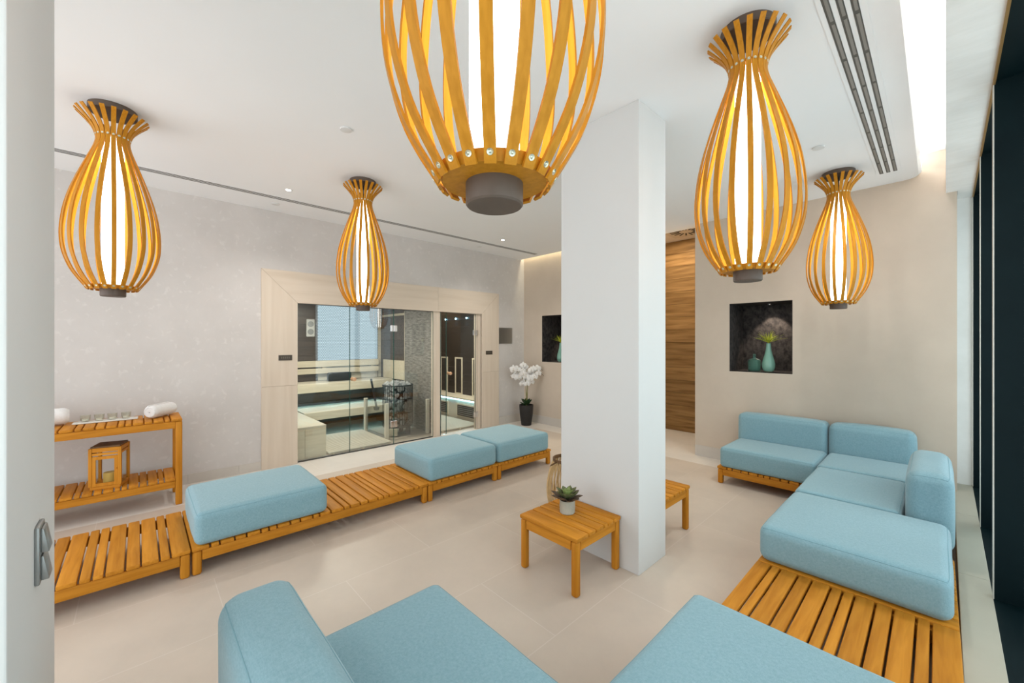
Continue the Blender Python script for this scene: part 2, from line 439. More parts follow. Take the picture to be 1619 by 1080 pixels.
# skirting
bm = B()
ys = [Y0, -2.02, -0.82, 0.38, 0.83, 1.046]
for a, b in zip(ys, ys[1:]): bx(bm, XL, XL + 0.010, a + 0.001, b - 0.001, 0, 0.10)
bx(bm, XL, XL + 0.010, 4.724, 4.90, 0, 0.14); bx(bm, XL, XL + 0.010, 4.902, YB, 0, 0.14)
struct('baseboard_left', bm, M['skirt'], 'low pale tile skirting along the sauna wall', 'skirting')
bm = B()
for a, b in zip([XL + 0.01, -4.7, -4.1, -3.5, -3.35], [-4.7, -4.1, -3.5, -3.35, -3.35]):
    if b > a: bx(bm, a + 0.001, b - 0.001, YB - 0.010, YB, 0, 0.14)
for a, b in zip([-2.19, -1.6, -1.0, -0.4], [-1.6, -1.0, -0.4, 0.12]): bx(bm, a + 0.001, b - 0.001, YB - 0.010, YB, 0, 0.14)
struct('baseboard_back', bm, M['skirt'], 'low pale tile skirting along the back walls', 'skirting')

# ---- window side: bulkhead, ledge, fins, glass
def fac(bm, x0, x1, y0, y1, z0, z1, **k):
    vs = bx(bm, x0, x1, y0, y1, z0, z1, **k)
    return vs
# rotation sense: moving towards the camera shifts the window side slightly to the left
def skew(bm):
    a = math.radians(-0.62)
    for v in bm.verts: v.co.x += (v.co.y - YB) * math.tan(-a)

bm = B(); fac(bm, 0.057, 0.128, Y0, YB, 2.855, 3.26); fac(bm, 0.128, 0.223, Y0, 5.69, 2.855, 3.26); skew(bm)
struct('wall_bulkhead', bm, M['soffit'], 'pale plaster bulkhead above the windows beside the light cove', 'bulkhead')
bm = B(); fac(bm, 0.223, 0.233, Y0, 5.69, 2.845, 2.875); skew(bm)
struct('trim_1', bm, M['gold'], 'thin brass strip along the window head', 'trim')
bm = B()
for a, b in ((Y0, -0.1), (-0.1, 1.1), (1.1, 2.3), (2.3, 3.5), (3.5, 4.7), (4.7, 5.69)):
    fac(bm, 0.105, 0.226, a + 0.0008, b - 0.0008, 0.0, 0.15, bev=0.002, seg=1)
skew(bm)
struct('window_sill', bm, M['ledge'], 'pale stone window ledge beside the corner sofa', 'window ledge')
bm = B(); fac(bm, 0.226, 0.50, Y0, 5.69, 0.05, 0.146); fac(bm, 0.233, 0.50, Y0, 5.69, 2.86, 3.2); skew(bm)
struct('window_frame', bm, M['dark_metal'], 'dark metal sill and head of the window wall', 'window frame')
ffy = [5.665, 4.468, 3.272, 1.985, 0.80, -0.40, -1.60, -2.80]
names = ['end window post beside the pale wall strip', 'dark window post second from the far wall', 'dark window post nearest the corner sofa', None, None, None, None, None]
for i, y in enumerate(ffy):
    r = thing('window_post', ('dark teal ' + names[i].replace('dark ', '')) if names[i] else 'dark teal window post outside the picture', 'window post', (0, 0, 0), group='window posts', kind='structure')
    bm = B(); fac(bm, 0.229, 0.46, y, y + 0.045, 0.146, 2.86); skew(bm); obj('post', bm, M['dark_metal'], r)
    bm = B(); fac(bm, 0.2245, 0.229, y, y + 0.045, 0.15, 2.855); skew(bm); obj('edge_strip', bm, M['alu'], r)
for i, (a, b) in enumerate(zip(ffy[1:], ffy)):
    bm = B(); fac(bm, 0.440, 0.450, a + 0.045, b, 0.146, 2.86); skew(bm)
    struct('window_%d' % (i + 1), bm, M['win_glass'], 'tall clear window pane between dark window posts', 'window')['group'] = 'window panes'

# ------------------------------------------------------------------ ceiling fittings
# broad three-row slot diffuser near the window
r = thing('slot_diffuser', 'three-row dark slot diffuser in the ceiling near the windows', 'air vent', (-0.30, 3.40, H))
bm = B(); bx(bm, -0.082, 0.082, -3.2, 1.62, -0.004, -0.0005)
obj('frame', bm, M['ceiling'], r)
for k, xo in enumerate((-0.048, -0.002, 0.044)):
    bm = B(); y = -3.15; ln = 0.37
    bx(bm, xo - 0.013, xo + 0.013, -3.16, 1.60, -0.0052, -0.004, mi=0)
    while y < 1.55:
        bx(bm, xo - 0.0045, xo + 0.0085, y, min(y + ln - 0.03, 1.58), -0.0075, -0.005, mi=1)
        y += ln
    obj('slot', bm, [M['slot'], M['slot_blade']], r)
# narrow slot along the sauna wall
r = thing('slot_diffuser', 'long thin slot diffuser in the ceiling along the sauna wall', 'air vent', (-4.865, 1.0, H))
bm = B(); bx(bm, -0.055, 0.055, -3.9, 4.16, -0.003, -0.0005); obj('frame', bm, M['ceiling'], r)
for xo in (-0.030, 0.0, 0.030):
    bm = B(); bx(bm, xo - 0.0075, xo + 0.0075, -3.9, 4.15, -0.0045, -0.003); obj('slot', bm, M['slot'], r)

def downlight(x, y, label):
    r = thing('downlight', label, 'downlight', (x, y, H), group='small ceiling downlights')
    bm = B(); lathe(bm, [(0.034, -0.0045), (0.036, -0.003), (0.036, -0.0005)], 24); obj('rim', bm, M['ceil_disc'], r, True)
    bm = B(); lathe(bm, [(0.022, -0.0065), (0.022, -0.004)], 20); obj('lens', bm, M['spot_on'], r)
    L = bpy.data.lights.new('downlight_and_fill_beam', 'SPOT'); L.energy = 19; L.spot_size = math.radians(130); L.spot_blend = 1.0; L.shadow_soft_size = 0.03
    L.color = (1, 0.96, 0.92)
    lo = bpy.data.objects.new('downlight_and_fill_beam', L); col.objects.link(lo); lo.location = (x, y, H - 0.02)
downlight(-4.529, 1.119, 'tiny lit ceiling downlight in front of the left end of the sauna')
downlight(-4.519, 4.048, 'tiny lit ceiling downlight in front of the right end of the sauna')
def fill_beam(x, y, e, deg=140):
    L = bpy.data.lights.new('downlight_and_fill_beam', 'SPOT'); L.energy = e; L.spot_size = math.radians(deg); L.spot_blend = 1.0; L.shadow_soft_size = 0.06
    L.color = (1, 0.975, 0.945)
    lo = bpy.data.objects.new('downlight_and_fill_beam', L); col.objects.link(lo); lo.location = (x, y, H - 0.03)
# added fill spots without fixtures, overhead, behind the camera and under the sofa-corner disc
fill_beam(-0.646, 3.96, 22); fill_beam(-1.75, -0.45, 14); fill_beam(-0.45, 0.55, 15); fill_beam(-0.45, -1.6, 14)
def disc(x, y, label):
    bm = B(); lathe(bm, [(0.033, -0.012), (0.040, -0.010), (0.042, -0.001)], 28)
    tag(obj('ceiling_disc', bm, M['ceil_disc'], None, True, (x, y, H)), label, 'ceiling disc', 'small white ceiling discs')
disc(-2.948, 1.105, 'small white ceiling disc between the two left pendant lamps and the centre lamp')
disc(-5.084, 1.128, 'small white ceiling disc above the left end of the sauna front')
disc(-5.078, 4.039, 'small white ceiling disc above the right end of the sauna front')
disc(-0.646, 3.96, 'small white ceiling disc behind the right foreground lamp')

# passage swirl diffuser
r = thing('swirl_diffuser', 'square tan swirl diffuser in the passage ceiling', 'air vent', (-2.62, 6.10, 3.19))
bm = B(); bx(bm, -0.30, 0.30, -0.30, 0.30, -0.012, -0.0005, 0.003, 1); obj('plate', bm, M['vent_tan'], r)
for k in range(16):
    a = 2 * PI * k / 16
    bm = B(); vs = bx(bm, 0.10, 0.23, -0.012, 0.012, -0.016, -0.012); obj('slot', bm, M['black'], r, rot=(0, 0, a))

# ------------------------------------------------------------------ pendant lamps
prof = [(0.178, -0.052), (0.150, -0.082), (0.120, -0.118), (0.098, -0.152), (0.084, -0.192), (0.081, -0.225), (0.090, -0.268), (0.108, -0.320),
        (0.135, -0.395), (0.166, -0.485), (0.198, -0.590), (0.221, -0.690), (0.234, -0.790), (0.238, -0.870), (0.233, -0.950),
        (0.218, -1.020), (0.195, -1.085), (0.168, -1.135), (0.142, -1.175), (0.121, -1.208)]
def smooth_curve(p, n=3):
    out = []
    for i in range(len(p) - 1):
        p0 = p[max(i - 1, 0)]; p1 = p[i]; p2 = p[i + 1]; p3 = p[min(i + 2, len(p) - 1)]
        for k in range(n):
            t = k / n
            out.append(tuple(0.5 * ((2 * b) + (c - a) * t + (2 * a - 5 * b + 4 * c - d) * t * t + (-a + 3 * b - 3 * c + d) * t ** 3)
                             for a, b, c, d in zip(p0, p1, p2, p3)))
    out.append(p[-1]); return out
NR = 20
def make_lamp(loc, label, rz):
    r = thing('pendant_lamp', label, 'pendant lamp', loc, rz, 'bent wood pendant lamps')
    bm = B(); lathe(bm, [(0.121, 0.0), (0.121, -0.036), (0.117, -0.040), (0.0, -0.040)], 48); obj('canopy', bm, M['bronze'], r, True)
    bm = B(); lathe(bm, [(0.006, -0.04), (0.006, -0.20)], 10); obj('rod', bm, M['black'], r, True)
    bm = B(); lathe(bm, [(0.0, -0.185), (0.0765, -0.185), (0.0765, -0.200), (0.0, -0.200)], 40); obj('top_ring', bm, M['bent'], r, True)
    bm = B(); lathe(bm, [(0.056, -0.205), (0.056, -1.178)], 40); obj('light_tube', bm, M['tube'], r, True)
    bm = B(); lathe(bm, [(0.0, -1.180), (0.127, -1.180), (0.115, -1.201), (0.0, -1.201)], 48); obj('bottom_ring', bm, M['bent'], r, True)
    bm = B(); lathe(bm, [(0.0635, -1.2005), (0.0635, -1.247), (0.060, -1.251), (0.0, -1.251)], 40); obj('end_cap', bm, M['bronze'], r, True)
    bm = B(); strip(bm, [(x, 0, z) for x, z in smooth_curve(prof)], 0.0238, 0.0062, (0, 1, 0))
    rib = obj('rib', bm, M['bent'], r, True)
    for z, x, tilt in ((-0.196, 0.0868, 0.0), (-1.192, 0.1345, math.atan2(0.021, 0.033))):
        b2 = B(); lathe(b2, [(0.0, 0.0022), (0.0028, 0.0006), (0.0062, 0.0014), (0.0070, 0.0)], 14)
        obj('screw', b2, M['screw'], rib, True, (x, 0, z), (0, PI / 2 + tilt, 0))
    for k in range(1, NR):
        c = dup(rib, r); c.rotation_euler = (0, 0, 2 * PI * k / NR)
    return r
lamp0 = make_lamp((-0.643, 2.209, H), 'slatted wood pendant lamp hanging beyond the white column, in front of the niche wall', 0.02)
def place_lamp(x, y, label, rz):
    c = dup(lamp0); c.location = (x, y, H); c.rotation_euler = (0, 0, rz); c['label'] = label
place_lamp(-0.672, 0.577, 'largest slatted wood pendant lamp, its top cut off by the upper picture edge', 0.17)
place_lamp(-3.762, -0.122, 'slatted wood pendant lamp hanging above the shelf with towels', 0.05)
place_lamp(-3.802, 1.588, 'slatted wood pendant lamp hanging in front of the sauna glass', 0.11)
place_lamp(-0.618, 4.687, 'slatted wood pendant lamp hanging above the corner sofa by the niche', 0.0)

# ------------------------------------------------------------------ upholstery
def cushion_bm(hx, hy, hz, r, puff=0.012, seed=0, wr=0.003):
    def cs(h):
        a = [h - r + r * math.tan(PI / 4 * k / 4) for k in range(5)]
        nmid = max(4, int(2 * (h - r) / 0.05))
        m = [-(h - r) + 2 * (h - r) * k / nmid for k in range(1, nmid)]
        return [-v for v in reversed(a)] + m + a
    def warp(q):
        h = Vector((hx, hy, hz))
        inn = Vector([max(-(h[i] - r), min(h[i] - r, q[i])) for i in range(3)])
        d = q - inn
        p = inn + (d.normalized() * r if d.length > 1e-9 else d)
        sx, sy, sz = p.x / hx, p.y / hy, p.z / hz
        f = lambda a: max(0.0, 1 - abs(a) ** 3)
        p.z += puff * f(sx) * f(sy) * (1 if sz > 0 else 0.0) * max(0, sz)
        p.x += puff * 0.35 * sx * f(sy) * f(sz); p.y += puff * 0.35 * sy * f(sx) * f(sz)
        nz = noise.noise(p * 5 + Vector((seed * 3.1, seed, 0)))
        p += (p.normalized()) * nz * wr
        return p
    bm = B(); xs, ys, zs = cs(hx), cs(hy), cs(hz)
    vd = {}
    def V(x, y, z):
        k = (round(x, 6), round(y, 6), round(z, 6))
        if k not in vd: vd[k] = bm.verts.new(warp(Vector((x, y, z))))
        return vd[k]
    def face_grid(us, vs, fn):
        for a, b in zip(us, us[1:]):
            for c, d in zip(vs, vs[1:]):
                try: bm.faces.new((fn(a, c), fn(b, c), fn(b, d), fn(a, d)))
                except ValueError: pass
    for s in (-1, 1):
        face_grid(xs, ys, lambda x, y: V(x, y, s * hz))
        face_grid(xs, zs, lambda x, z: V(x, s * hy, z))
        face_grid(ys, zs, lambda y, z: V(s * hx, y, z))
    loop = [(x, -hy) for x in xs] + [(hx, y) for y in ys[1:]] + [(x, hy) for x in reversed(xs[:-1])] + [(-hx, y) for y in reversed(ys[1:-1])]
    paths = [[warp(Vector((x, y, hz))) for x, y in loop]]
    sx = Vector
    return bm, paths

def cushion(name, x0, x1, y0, y1, z0, z1, r, label, cat, group, seed, puff=0.012, seam='top', wr=0.003):
    hx, hy, hz = (x1 - x0) / 2, (y1 - y0) / 2, (z1 - z0) / 2
    t = thing(name, label, cat, ((x0 + x1) / 2, (y0 + y1) / 2, z0), 0, group)
    bm, paths = cushion_bm(hx, hy, hz, r, puff, seed, wr)
    for v in bm.verts: v.co.z = max(v.co.z + hz, 0.0005)
    obj('cover', bm, M['fabric'], t, 'all')
    bm = B()
    for p in paths:
        tube(bm, [q + Vector((0, 0, hz)) for q in p], 0.0018, 6, True)
    obj('piping', bm, M['piping'], t, True)
    return t
SC = 'blue seat cushions on the slatted platforms'
BC = 'blue back bolsters'
zt = 0.18
cushion('seat_cushion', -3.965, -3.228, 0.262, 1.075, zt, 0.395, 0.045, 'thick blue cushion at the left end of the long slatted platform', 'cushion', SC, 1, 0.014)
cushion('seat_cushion', -3.965, -3.228, 1.983, 2.812, zt, 0.395, 0.045, 'thick blue cushion beside the bare slats, in front of the sauna heater', 'cushion', SC, 2, 0.014)
cushion('seat_cushion', -3.965, -3.228, 2.832, 3.655, zt, 0.395, 0.045, 'farthest blue cushion of the left row, in front of the orchid', 'cushion', SC, 3, 0.014)
cushion('seat_cushion', -1.572, -0.752, 4.475, 5.085, zt, 0.390, 0.04, 'blue sofa seat cushion below the niche, left end of the corner sofa', 'cushion', SC, 4, 0.008)
cushion('seat_cushion', -0.745, 0.055, 4.455, 5.085, zt, 0.390, 0.04, 'blue seat cushion in the inner corner of the sofa', 'cushion', SC, 5, 0.006)
cushion('seat_cushion', -0.738, -0.158, 3.605, 4.440, zt, 0.390, 0.04, 'blue seat cushion in front of the side bolster near the windows', 'cushion', SC, 6, 0.006)
cushion('seat_cushion', -0.740, 0.055, 2.735, 3.590, zt, 0.392, 0.05, 'blue seat cushion with bare front edge above the bare slats near the windows', 'cushion', SC, 7, 0.010)
cushion('seat_cushion', -0.740, 0.030, 0.965, 1.815, zt, 0.392, 0.035, 'blue foreground cushion at the lower right picture edge', 'cushion', SC, 8, 0.004)
cushion('seat_cushion', -1.590, -0.760, 0.415, 1.012, zt, 0.392, 0.035, 'blue foreground seat cushion in front of the near bolster', 'cushion', SC, 9, 0.004)
cushion('back_bolster', -1.590, -0.765, 5.095, 5.315, zt, 0.665, 0.05, 'wide blue back bolster standing under the niche', 'bolster', BC, 10, 0.012)
cushion('back_bolster', -0.752, -0.128, 5.095, 5.315, zt, 0.665, 0.06, 'shorter blue back bolster in the corner of the sofa', 'bolster', BC, 11, 0.016, wr=0.006)
cushion('back_bolster', -0.140, 0.076, 3.610, 4.440, zt, 0.665, 0.07, 'blue side bolster standing along the window ledge', 'bolster', BC, 12, 0.014, wr=0.005)
cushion('back_bolster', -1.625, -0.760, 0.186, 0.408, zt, 0.665, 0.065, 'blue back bolster in the near foreground at the bottom left', 'bolster', BC, 13, 0.008)

# ------------------------------------------------------------------ slatted platforms
WID = [0.098, 0.046, 0.081, 0.064, 0.082, 0.045, 0.047, 0.084, 0.063, 0.086, 0.044, 0.081]
def slat_ranges(L, gap=0.0085, rev=False):
    n = max(1, round(L / 0.86)); w = []
    for i in range(n): w += WID
    if n > 1: w[-1] = 0.098
    tot = sum(w); k = (L - gap * (len(w) - 1)) / tot
    out = []; x = 0
    for a in w: out.append((x, x + a * k)); x += a * k + gap
    if rev: out = [(L - b, L - a) for a, b in reversed(out)]
    return out
def slats_bm(L, D, z0, z1, rev=False, over=0.0):
    bm = B()
    for a, b in slat_ranges(L, 0.0085, rev):
        bx(bm, a - L / 2, b - L / 2, -D / 2 - over, D / 2 + over, z0, z1, 0.007, 2)
    return bm
def platform(cx, cy, L, D, rz, label, rev=False, h=0.18):
    """slats lie across local y, side by side along local x"""
    t = thing('slatted_platform', label, 'platform', (cx, cy, 0), rz, 'slatted wood platforms')
    obj('slatted_top', slats_bm(L - 0.004, D, h - 0.026, h, rev), M['teak_y'], t, True)
    for s in (-1, 1):
        bm = B(); bx(bm, -L / 2 + 0.054, L / 2 - 0.054, s * (D / 2 - 0.020) - 0.013, s * (D / 2 - 0.020) + 0.013, h - 0.092, h - 0.0265, 0.004, 2)
        obj('rail', bm, M['teak_x'], t, True)
        bm = B(); bx(bm, s * (L / 2 - 0.022) - 0.013, s * (L / 2 - 0.022) + 0.013, -D / 2 + 0.054, D / 2 - 0.054, h - 0.092, h - 0.0265, 0.004, 2)
        obj('rail', bm, M['teak_y'], t, True)
        for u in (-1, 1):
            bm = B(); bx(bm, s * (L / 2 - 0.029) - 0.0245, s * (L / 2 - 0.029) + 0.0245, u * (D / 2 - 0.029) - 0.0245, u * (D / 2 - 0.029) + 0.0245, 0, h - 0.0265, 0.014, 3)
            obj('leg', bm, M['teak_z'], t, True)
    return t
XC, DL = -3.632, 0.79
Q = PI / 2
platform(XC, -0.186, 0.862, DL, Q, 'bare slatted wood platform at the left, nearest the white column edge', True)
platform(XC, 1.108, 1.722, DL, Q, 'long slatted wood platform, half bare and half under a blue cushion')
platform(XC, 2.401, 0.862, DL, Q, 'slatted wood platform under the middle cushion of the left row')
platform(XC, 3.265, 0.862, DL, Q, 'slatted wood platform at the far end of the left row')
platform(-1.172, 4.905, 0.858, 0.83, 0, 'slatted wood platform under the sofa seat below the niche')
platform(-0.337, 4.885, 0.81, 0.86, 0, 'slatted wood platform under the inner corner of the sofa')
platform(-0.337, 4.025, 0.85, 0.80, Q, 'slatted wood platform under the blue side bolster')
platform(-0.335, 3.165, 0.86, 0.815, Q, 'slatted wood platform whose end board shows below the near sofa cushion')
platform(-0.335, 2.300, 0.82, 0.86, 0, 'bare slatted wood platform between the two right cushions near the windows', True)
platform(-0.355, 1.425, 0.80, 0.86, 0, 'slatted wood platform hidden under the lower right foreground cushion')
platform(-1.185, 0.585, 0.855, 0.86, 0, 'slatted wood platform under the foreground seat and bolster')

# ------------------------------------------------------------------ side tables
def side_table(cx, cy, label):
    t = thing('side_table', label, 'side table', (cx, cy, 0), 0, 'slatted side tables')
    S = 0.235; h = 0.350
    bm = B(); ws = [0.122, 0.074, 0.084, 0.042, 0.062, 0.086]; y = -S - 0.0
    k = (2 * S - 0.006 * 5) / sum(ws); 
    for w in ws:
        bx(bm, -S - 0.004, S + 0.004, y, y + w * k, h - 0.026, h, 0.007, 2); y += w * k + 0.006
    obj('slatted_top', bm, M['teak_x'], t, True)
    for s in (-1, 1):
        bm = B(); bx(bm, -S + 0.05, S - 0.05, s * (S - 0.018) - 0.011, s * (S - 0.018) + 0.011, h - 0.085, h - 0.0265, 0.003, 1); obj('apron', bm, M['teak_x'], t, True)
        bm = B(); bx(bm, s * (S - 0.018) - 0.011, s * (S - 0.018) + 0.011, -S + 0.05, S - 0.05, h - 0.085, h - 0.0265, 0.003, 1); obj('apron', bm, M['teak_y'], t, True)
        for u in (-1, 1):
            bm = B(); bx(bm, s * (S - 0.024) - 0.022, s * (S - 0.024) + 0.022, u * (S - 0.024) - 0.022, u * (S - 0.024) + 0.022, 0, h - 0.0265, 0.012, 3); obj('leg', bm, M['teak_z'], t, True)
    return t
side_table(-1.665, 2.090, 'slatted wood side table carrying the succulent in front of the white column')
side_table(-1.588, 2.985, 'slatted wood side table half hidden behind the white column')

# succulent
t = thing('potted_succulent', 'green and brown succulent in a grey concrete pot on the side table', 'plant', (-1.700, 2.105, 0.350))
bm = B(); lathe(bm, [(0.0, 0.0), (0.045, 0.0), (0.050, 0.006), (0.052, 0.045), (0.0505, 0.088), (0.046, 0.088), (0.044, 0.074)], 36, cap=False); obj('pot', bm, M['pot_clay'], t, True)
bm = B(); lathe(bm, [(0.0, 0.070), (0.046, 0.070), (0.0, 0.074)], 24, cap=False); obj('soil', bm, M['soil'], t)
def leaf_bm(L, W, T, curl, base):
    bm = B(); n = 9; rings = []
    for i in range(n + 1):
        u = i / n
        w = W * (0.45 + 0.55 * math.sin(PI * min(1, u * 0.62 + 0.12))) * (1 - max(0, (u - 0.62) / 0.38) ** 1.8) + 0.0006
        th = T * (1 - 0.7 * u)
        cx = base + L * u; cz = curl * u * u * L
        ring = [bm.verts.new((cx, w / 2 * math.cos(a), cz + th / 2 * math.sin(a) + 0.25 * w * abs(math.cos(a)) ** 2)) for a in [2 * PI * k / 8 for k in range(8)]]
        rings.append(ring)
    for a, b in zip(rings, rings[1:]):
        for k in range(8): bm.faces.new((a[k], a[(k + 1) % 8], b[(k + 1) % 8], b[k]))
    bm.faces.new(list(reversed(rings[0]))); bm.faces.new(rings[-1])
    return bm
m_suc = []
for nm, c in (('succulent_outer', ((0.075, 0.048, 0.034), (0.15, 0.105, 0.07))), ('succulent_mid', ((0.07, 0.085, 0.03), (0.15, 0.16, 0.07))), ('succulent_inner', ((0.14, 0.20, 0.05), (0.30, 0.36, 0.12)))):
    m_suc.append(mottled(nm, c[0], c[1], 18, 0.5))
random.seed(3)
for ringi, (n, L, W, el, z) in enumerate([(9, 0.102, 0.046, 0.12, 0.084), (8, 0.086, 0.044, 0.5, 0.092), (6, 0.058, 0.036, 0.85, 0.097), (4, 0.042, 0.026, 1.2, 0.10)]):
    for k in range(n):
        bm = leaf_bm(L * random.uniform(.9, 1.1), W, 0.008, 0.25, 0.008)
        mm = m_suc[0] if ringi == 0 else m_suc[1] if ringi == 1 else m_suc[2]
        obj('leaf', bm, mm, t, True, (0, 0, z), (0, -el + random.uniform(-.08, .08), 2 * PI * k / n + ringi * 0.4))

# rattan lantern behind the column
t = thing('rattan_lantern', 'pale rattan barrel lantern standing on the floor behind the white column', 'lantern', (-2.215, 2.75, 0))
bm = B(); lathe(bm, [(0.0, 0.0), (0.125, 0.0), (0.125, 0.02), (0.0, 0.02)], 32); obj('base', bm, M['rattan_dark'], t, True)
def barrel(u): return 0.125 + 0.065 * math.sin(PI * (0.10 + 0.84 * u)) ** 0.9 - 0.015 * u
for k in range(60):
    a = 2 * PI * k / 60 + random.uniform(-.02, .02); jit = random.uniform(-.05, .05)
    pts = [(barrel(i / 10) * math.cos(a + jit * math.sin(PI * i / 10)), barrel(i / 10) * math.sin(a + jit * math.sin(PI * i / 10)), 0.012 + 0.455 * i / 10) for i in range(11)]
    bm = B(); tube(bm, pts, 0.0042, 5); obj('cane', bm, M['rattan'], t, True)
bm = B(); lathe(bm, [(0.128, 0.450), (0.132, 0.452), (0.132, 0.480), (0.126, 0.482), (0.120, 0.478), (0.120, 0.452)], 36, cap=False); obj('rim', bm, M['rattan_dark'], t, True)
bm = B(); tube(bm, [(0.134 * math.cos(a) - 0.02 , 0.136 * math.sin(a), 0.462 - 0.085 * max(0, -math.cos(a))) for a in [PI / 2 + PI * k / 16 for k in range(17)]], 0.007, 7); obj('handle', bm, M['rattan_dark'], t, True)
bm = B(); lathe(bm, [(0.0, 0.03), (0.055, 0.03), (0.055, 0.32), (0.052, 0.325), (0.0, 0.322)], 28); 
tag(obj('candle', bm, M['candle'], None, True, (-2.215, 2.75, 0)), 'tall yellow candle inside the rattan lantern', 'candle')
bpy.data.objects['candle'].location.z = -0.0095

# ------------------------------------------------------------------ shelf with towels
SX, SD = -4.998, 0.462
t = thing('console_shelf', 'two-tier slatted wood shelf against the left wall', 'shelf', (SX, -0.46, 0))
LY = 1.52
for z in (0.790, 0.246):
    bm = slats_bm(LY - (0.004 if z > .5 else 0.10), SD - 0.0, z - 0.024, z)
    for v in bm.verts:
        v.co.x, v.co.y = -v.co.y, v.co.x
    obj('shelf_top' if z > .5 else 'lower_shelf', bm, M['teak_x'], t, True)
    for s in (-1, 1):
        bm = B(); bx(bm, s * (SD / 2 - 0.020) - 0.012, s * (SD / 2 - 0.020) + 0.012, -LY / 2 + 0.051, LY / 2 - 0.051, z - 0.086, z - 0.0245, 0.003, 1); obj('rail', bm, M['teak_y'], t, True)
        bm = B(); bx(bm, -SD / 2 + 0.051, SD / 2 - 0.051, s * (LY / 2 - 0.020) - 0.012, s * (LY / 2 - 0.020) + 0.012, z - 0.086, z - 0.0245, 0.003, 1); obj('rail', bm, M['teak_x'], t, True)
for s in (-1, 1):
    for u in (-1, 1):
        bm = B(); bx(bm, s * (SD / 2 - 0.026) - 0.0245, s * (SD / 2 - 0.026) + 0.0245, u * (LY / 2 - 0.026) - 0.0245, u * (LY / 2 - 0.026) + 0.0245, 0, 0.7655, 0.010, 3); obj('leg', bm, M['teak_z'], t, True)

def towel(name, p0, p1, R, label):
    p0 = Vector(p0); p1 = Vector(p1); L = (p1 - p0).length
    bm = B(); turns = 5.2; n = 130; r0 = 0.004; th = (R - r0) / turns
    prs = []
    for i in range(n + 1):
        a = 2 * PI * turns * i / n; r = r0 + th * a / (2 * PI)
        prs.append((r, a))
    path = [(r * math.cos(a), r * math.sin(a)) for r, a in prs]
    # loose end lying flat on the shelf
    rl, al = prs[-1]
    half = th * 0.40
    segs = 24
    grid = []
    for i, (x, y) in enumerate(path):
        a = prs[i][1]; nx, ny = math.cos(a), math.sin(a)
        row = []
        for sgn in (-1, 1):
            for j in range(segs + 1):
                u = j / segs; ends = 1 - 0.30 * max(0, (abs(2 * u - 1) - 0.78) / 0.22) ** 2 * (i / n) ** 2
                row.append(bm.verts.new(((x + sgn * half * nx) * ends, (y + sgn * half * ny) * ends, L * u)))
        grid.append(row)
    m = segs + 1
    for a, b in zip(grid, grid[1:]):
        for j in range(segs):
            bm.faces.new((a[j], a[j + 1], b[j + 1], b[j])); bm.faces.new((a[m + j], b[m + j], b[m + j + 1], a[m + j + 1]))
        bm.faces.new((a[0], b[0], b[m], a[m])); bm.faces.new((a[segs], a[m + segs], b[m + segs], b[segs]))
    for row in (grid[0], grid[-1]):
        for j in range(segs): bm.faces.new((row[j], row[m + j], row[m + j + 1], row[j + 1]))
    d = (p1 - p0).normalized(); q = d.to_track_quat('Z', 'Y')
    o = obj(name, bm, M['towel'], None, True, p0, q.to_euler())
    return tag(o, label, 'towel', 'rolled white towels')
towel('rolled_towel', (-4.905, 0.075, 0.8555), (-5.135, 0.245, 0.8555), 0.060, 'rolled white towel with spiral end at the right end of the shelf top')
towel('rolled_towel', (-5.090, -0.430, 0.8655), (-5.060, -0.790, 0.8655), 0.070, 'rolled white towel half hidden behind the white column edge')

bm = B(); 
bx(bm, -0.055, 0.055, -0.205, 0.205, 0.0, 0.012, 0.005, 2)
tr = tag(obj('candle_tray', bm, M['porcelain'], None, True, (-5.060, -0.205, 0.7905), (0, 0, -0.03)), 'long cream tray carrying four glass candle cups', 'tray')
cup0 = None
for k, yy in enumerate((-0.335, -0.250, -0.168, -0.080)):
    lab = ['glass candle cup on the tray, nearest the hidden towel', 'second glass candle cup from the left on the tray', 'third glass candle cup from the left on the tray', 'glass candle cup on the tray, nearest the rolled towel with spiral end'][k]
    if cup0 is None:
        c = thing('candle_cup', lab, 'candle cup', (-5.062, yy, 0.803), 0, 'glass candle cups on the tray')
        bm = B(); lathe(bm, [(0.0, 0.0), (0.024, 0.0), (0.030, 0.012), (0.0345, 0.056), (0.0325, 0.056), (0.028, 0.014), (0.0, 0.010)], 28, cap=False); obj('glass', bm, M['smoke_glass'], c, True)
        bm = B(); lathe(bm, [(0.0, 0.009), (0.0195, 0.009), (0.0195, 0.022), (0.0, 0.022)], 20); obj('wax', bm, M['porcelain'], c, True)
        cup0 = c
    else:
        c = dup(cup0); c.location = (-5.062 + 0.006 * k, yy, 0.803); c['label'] = lab

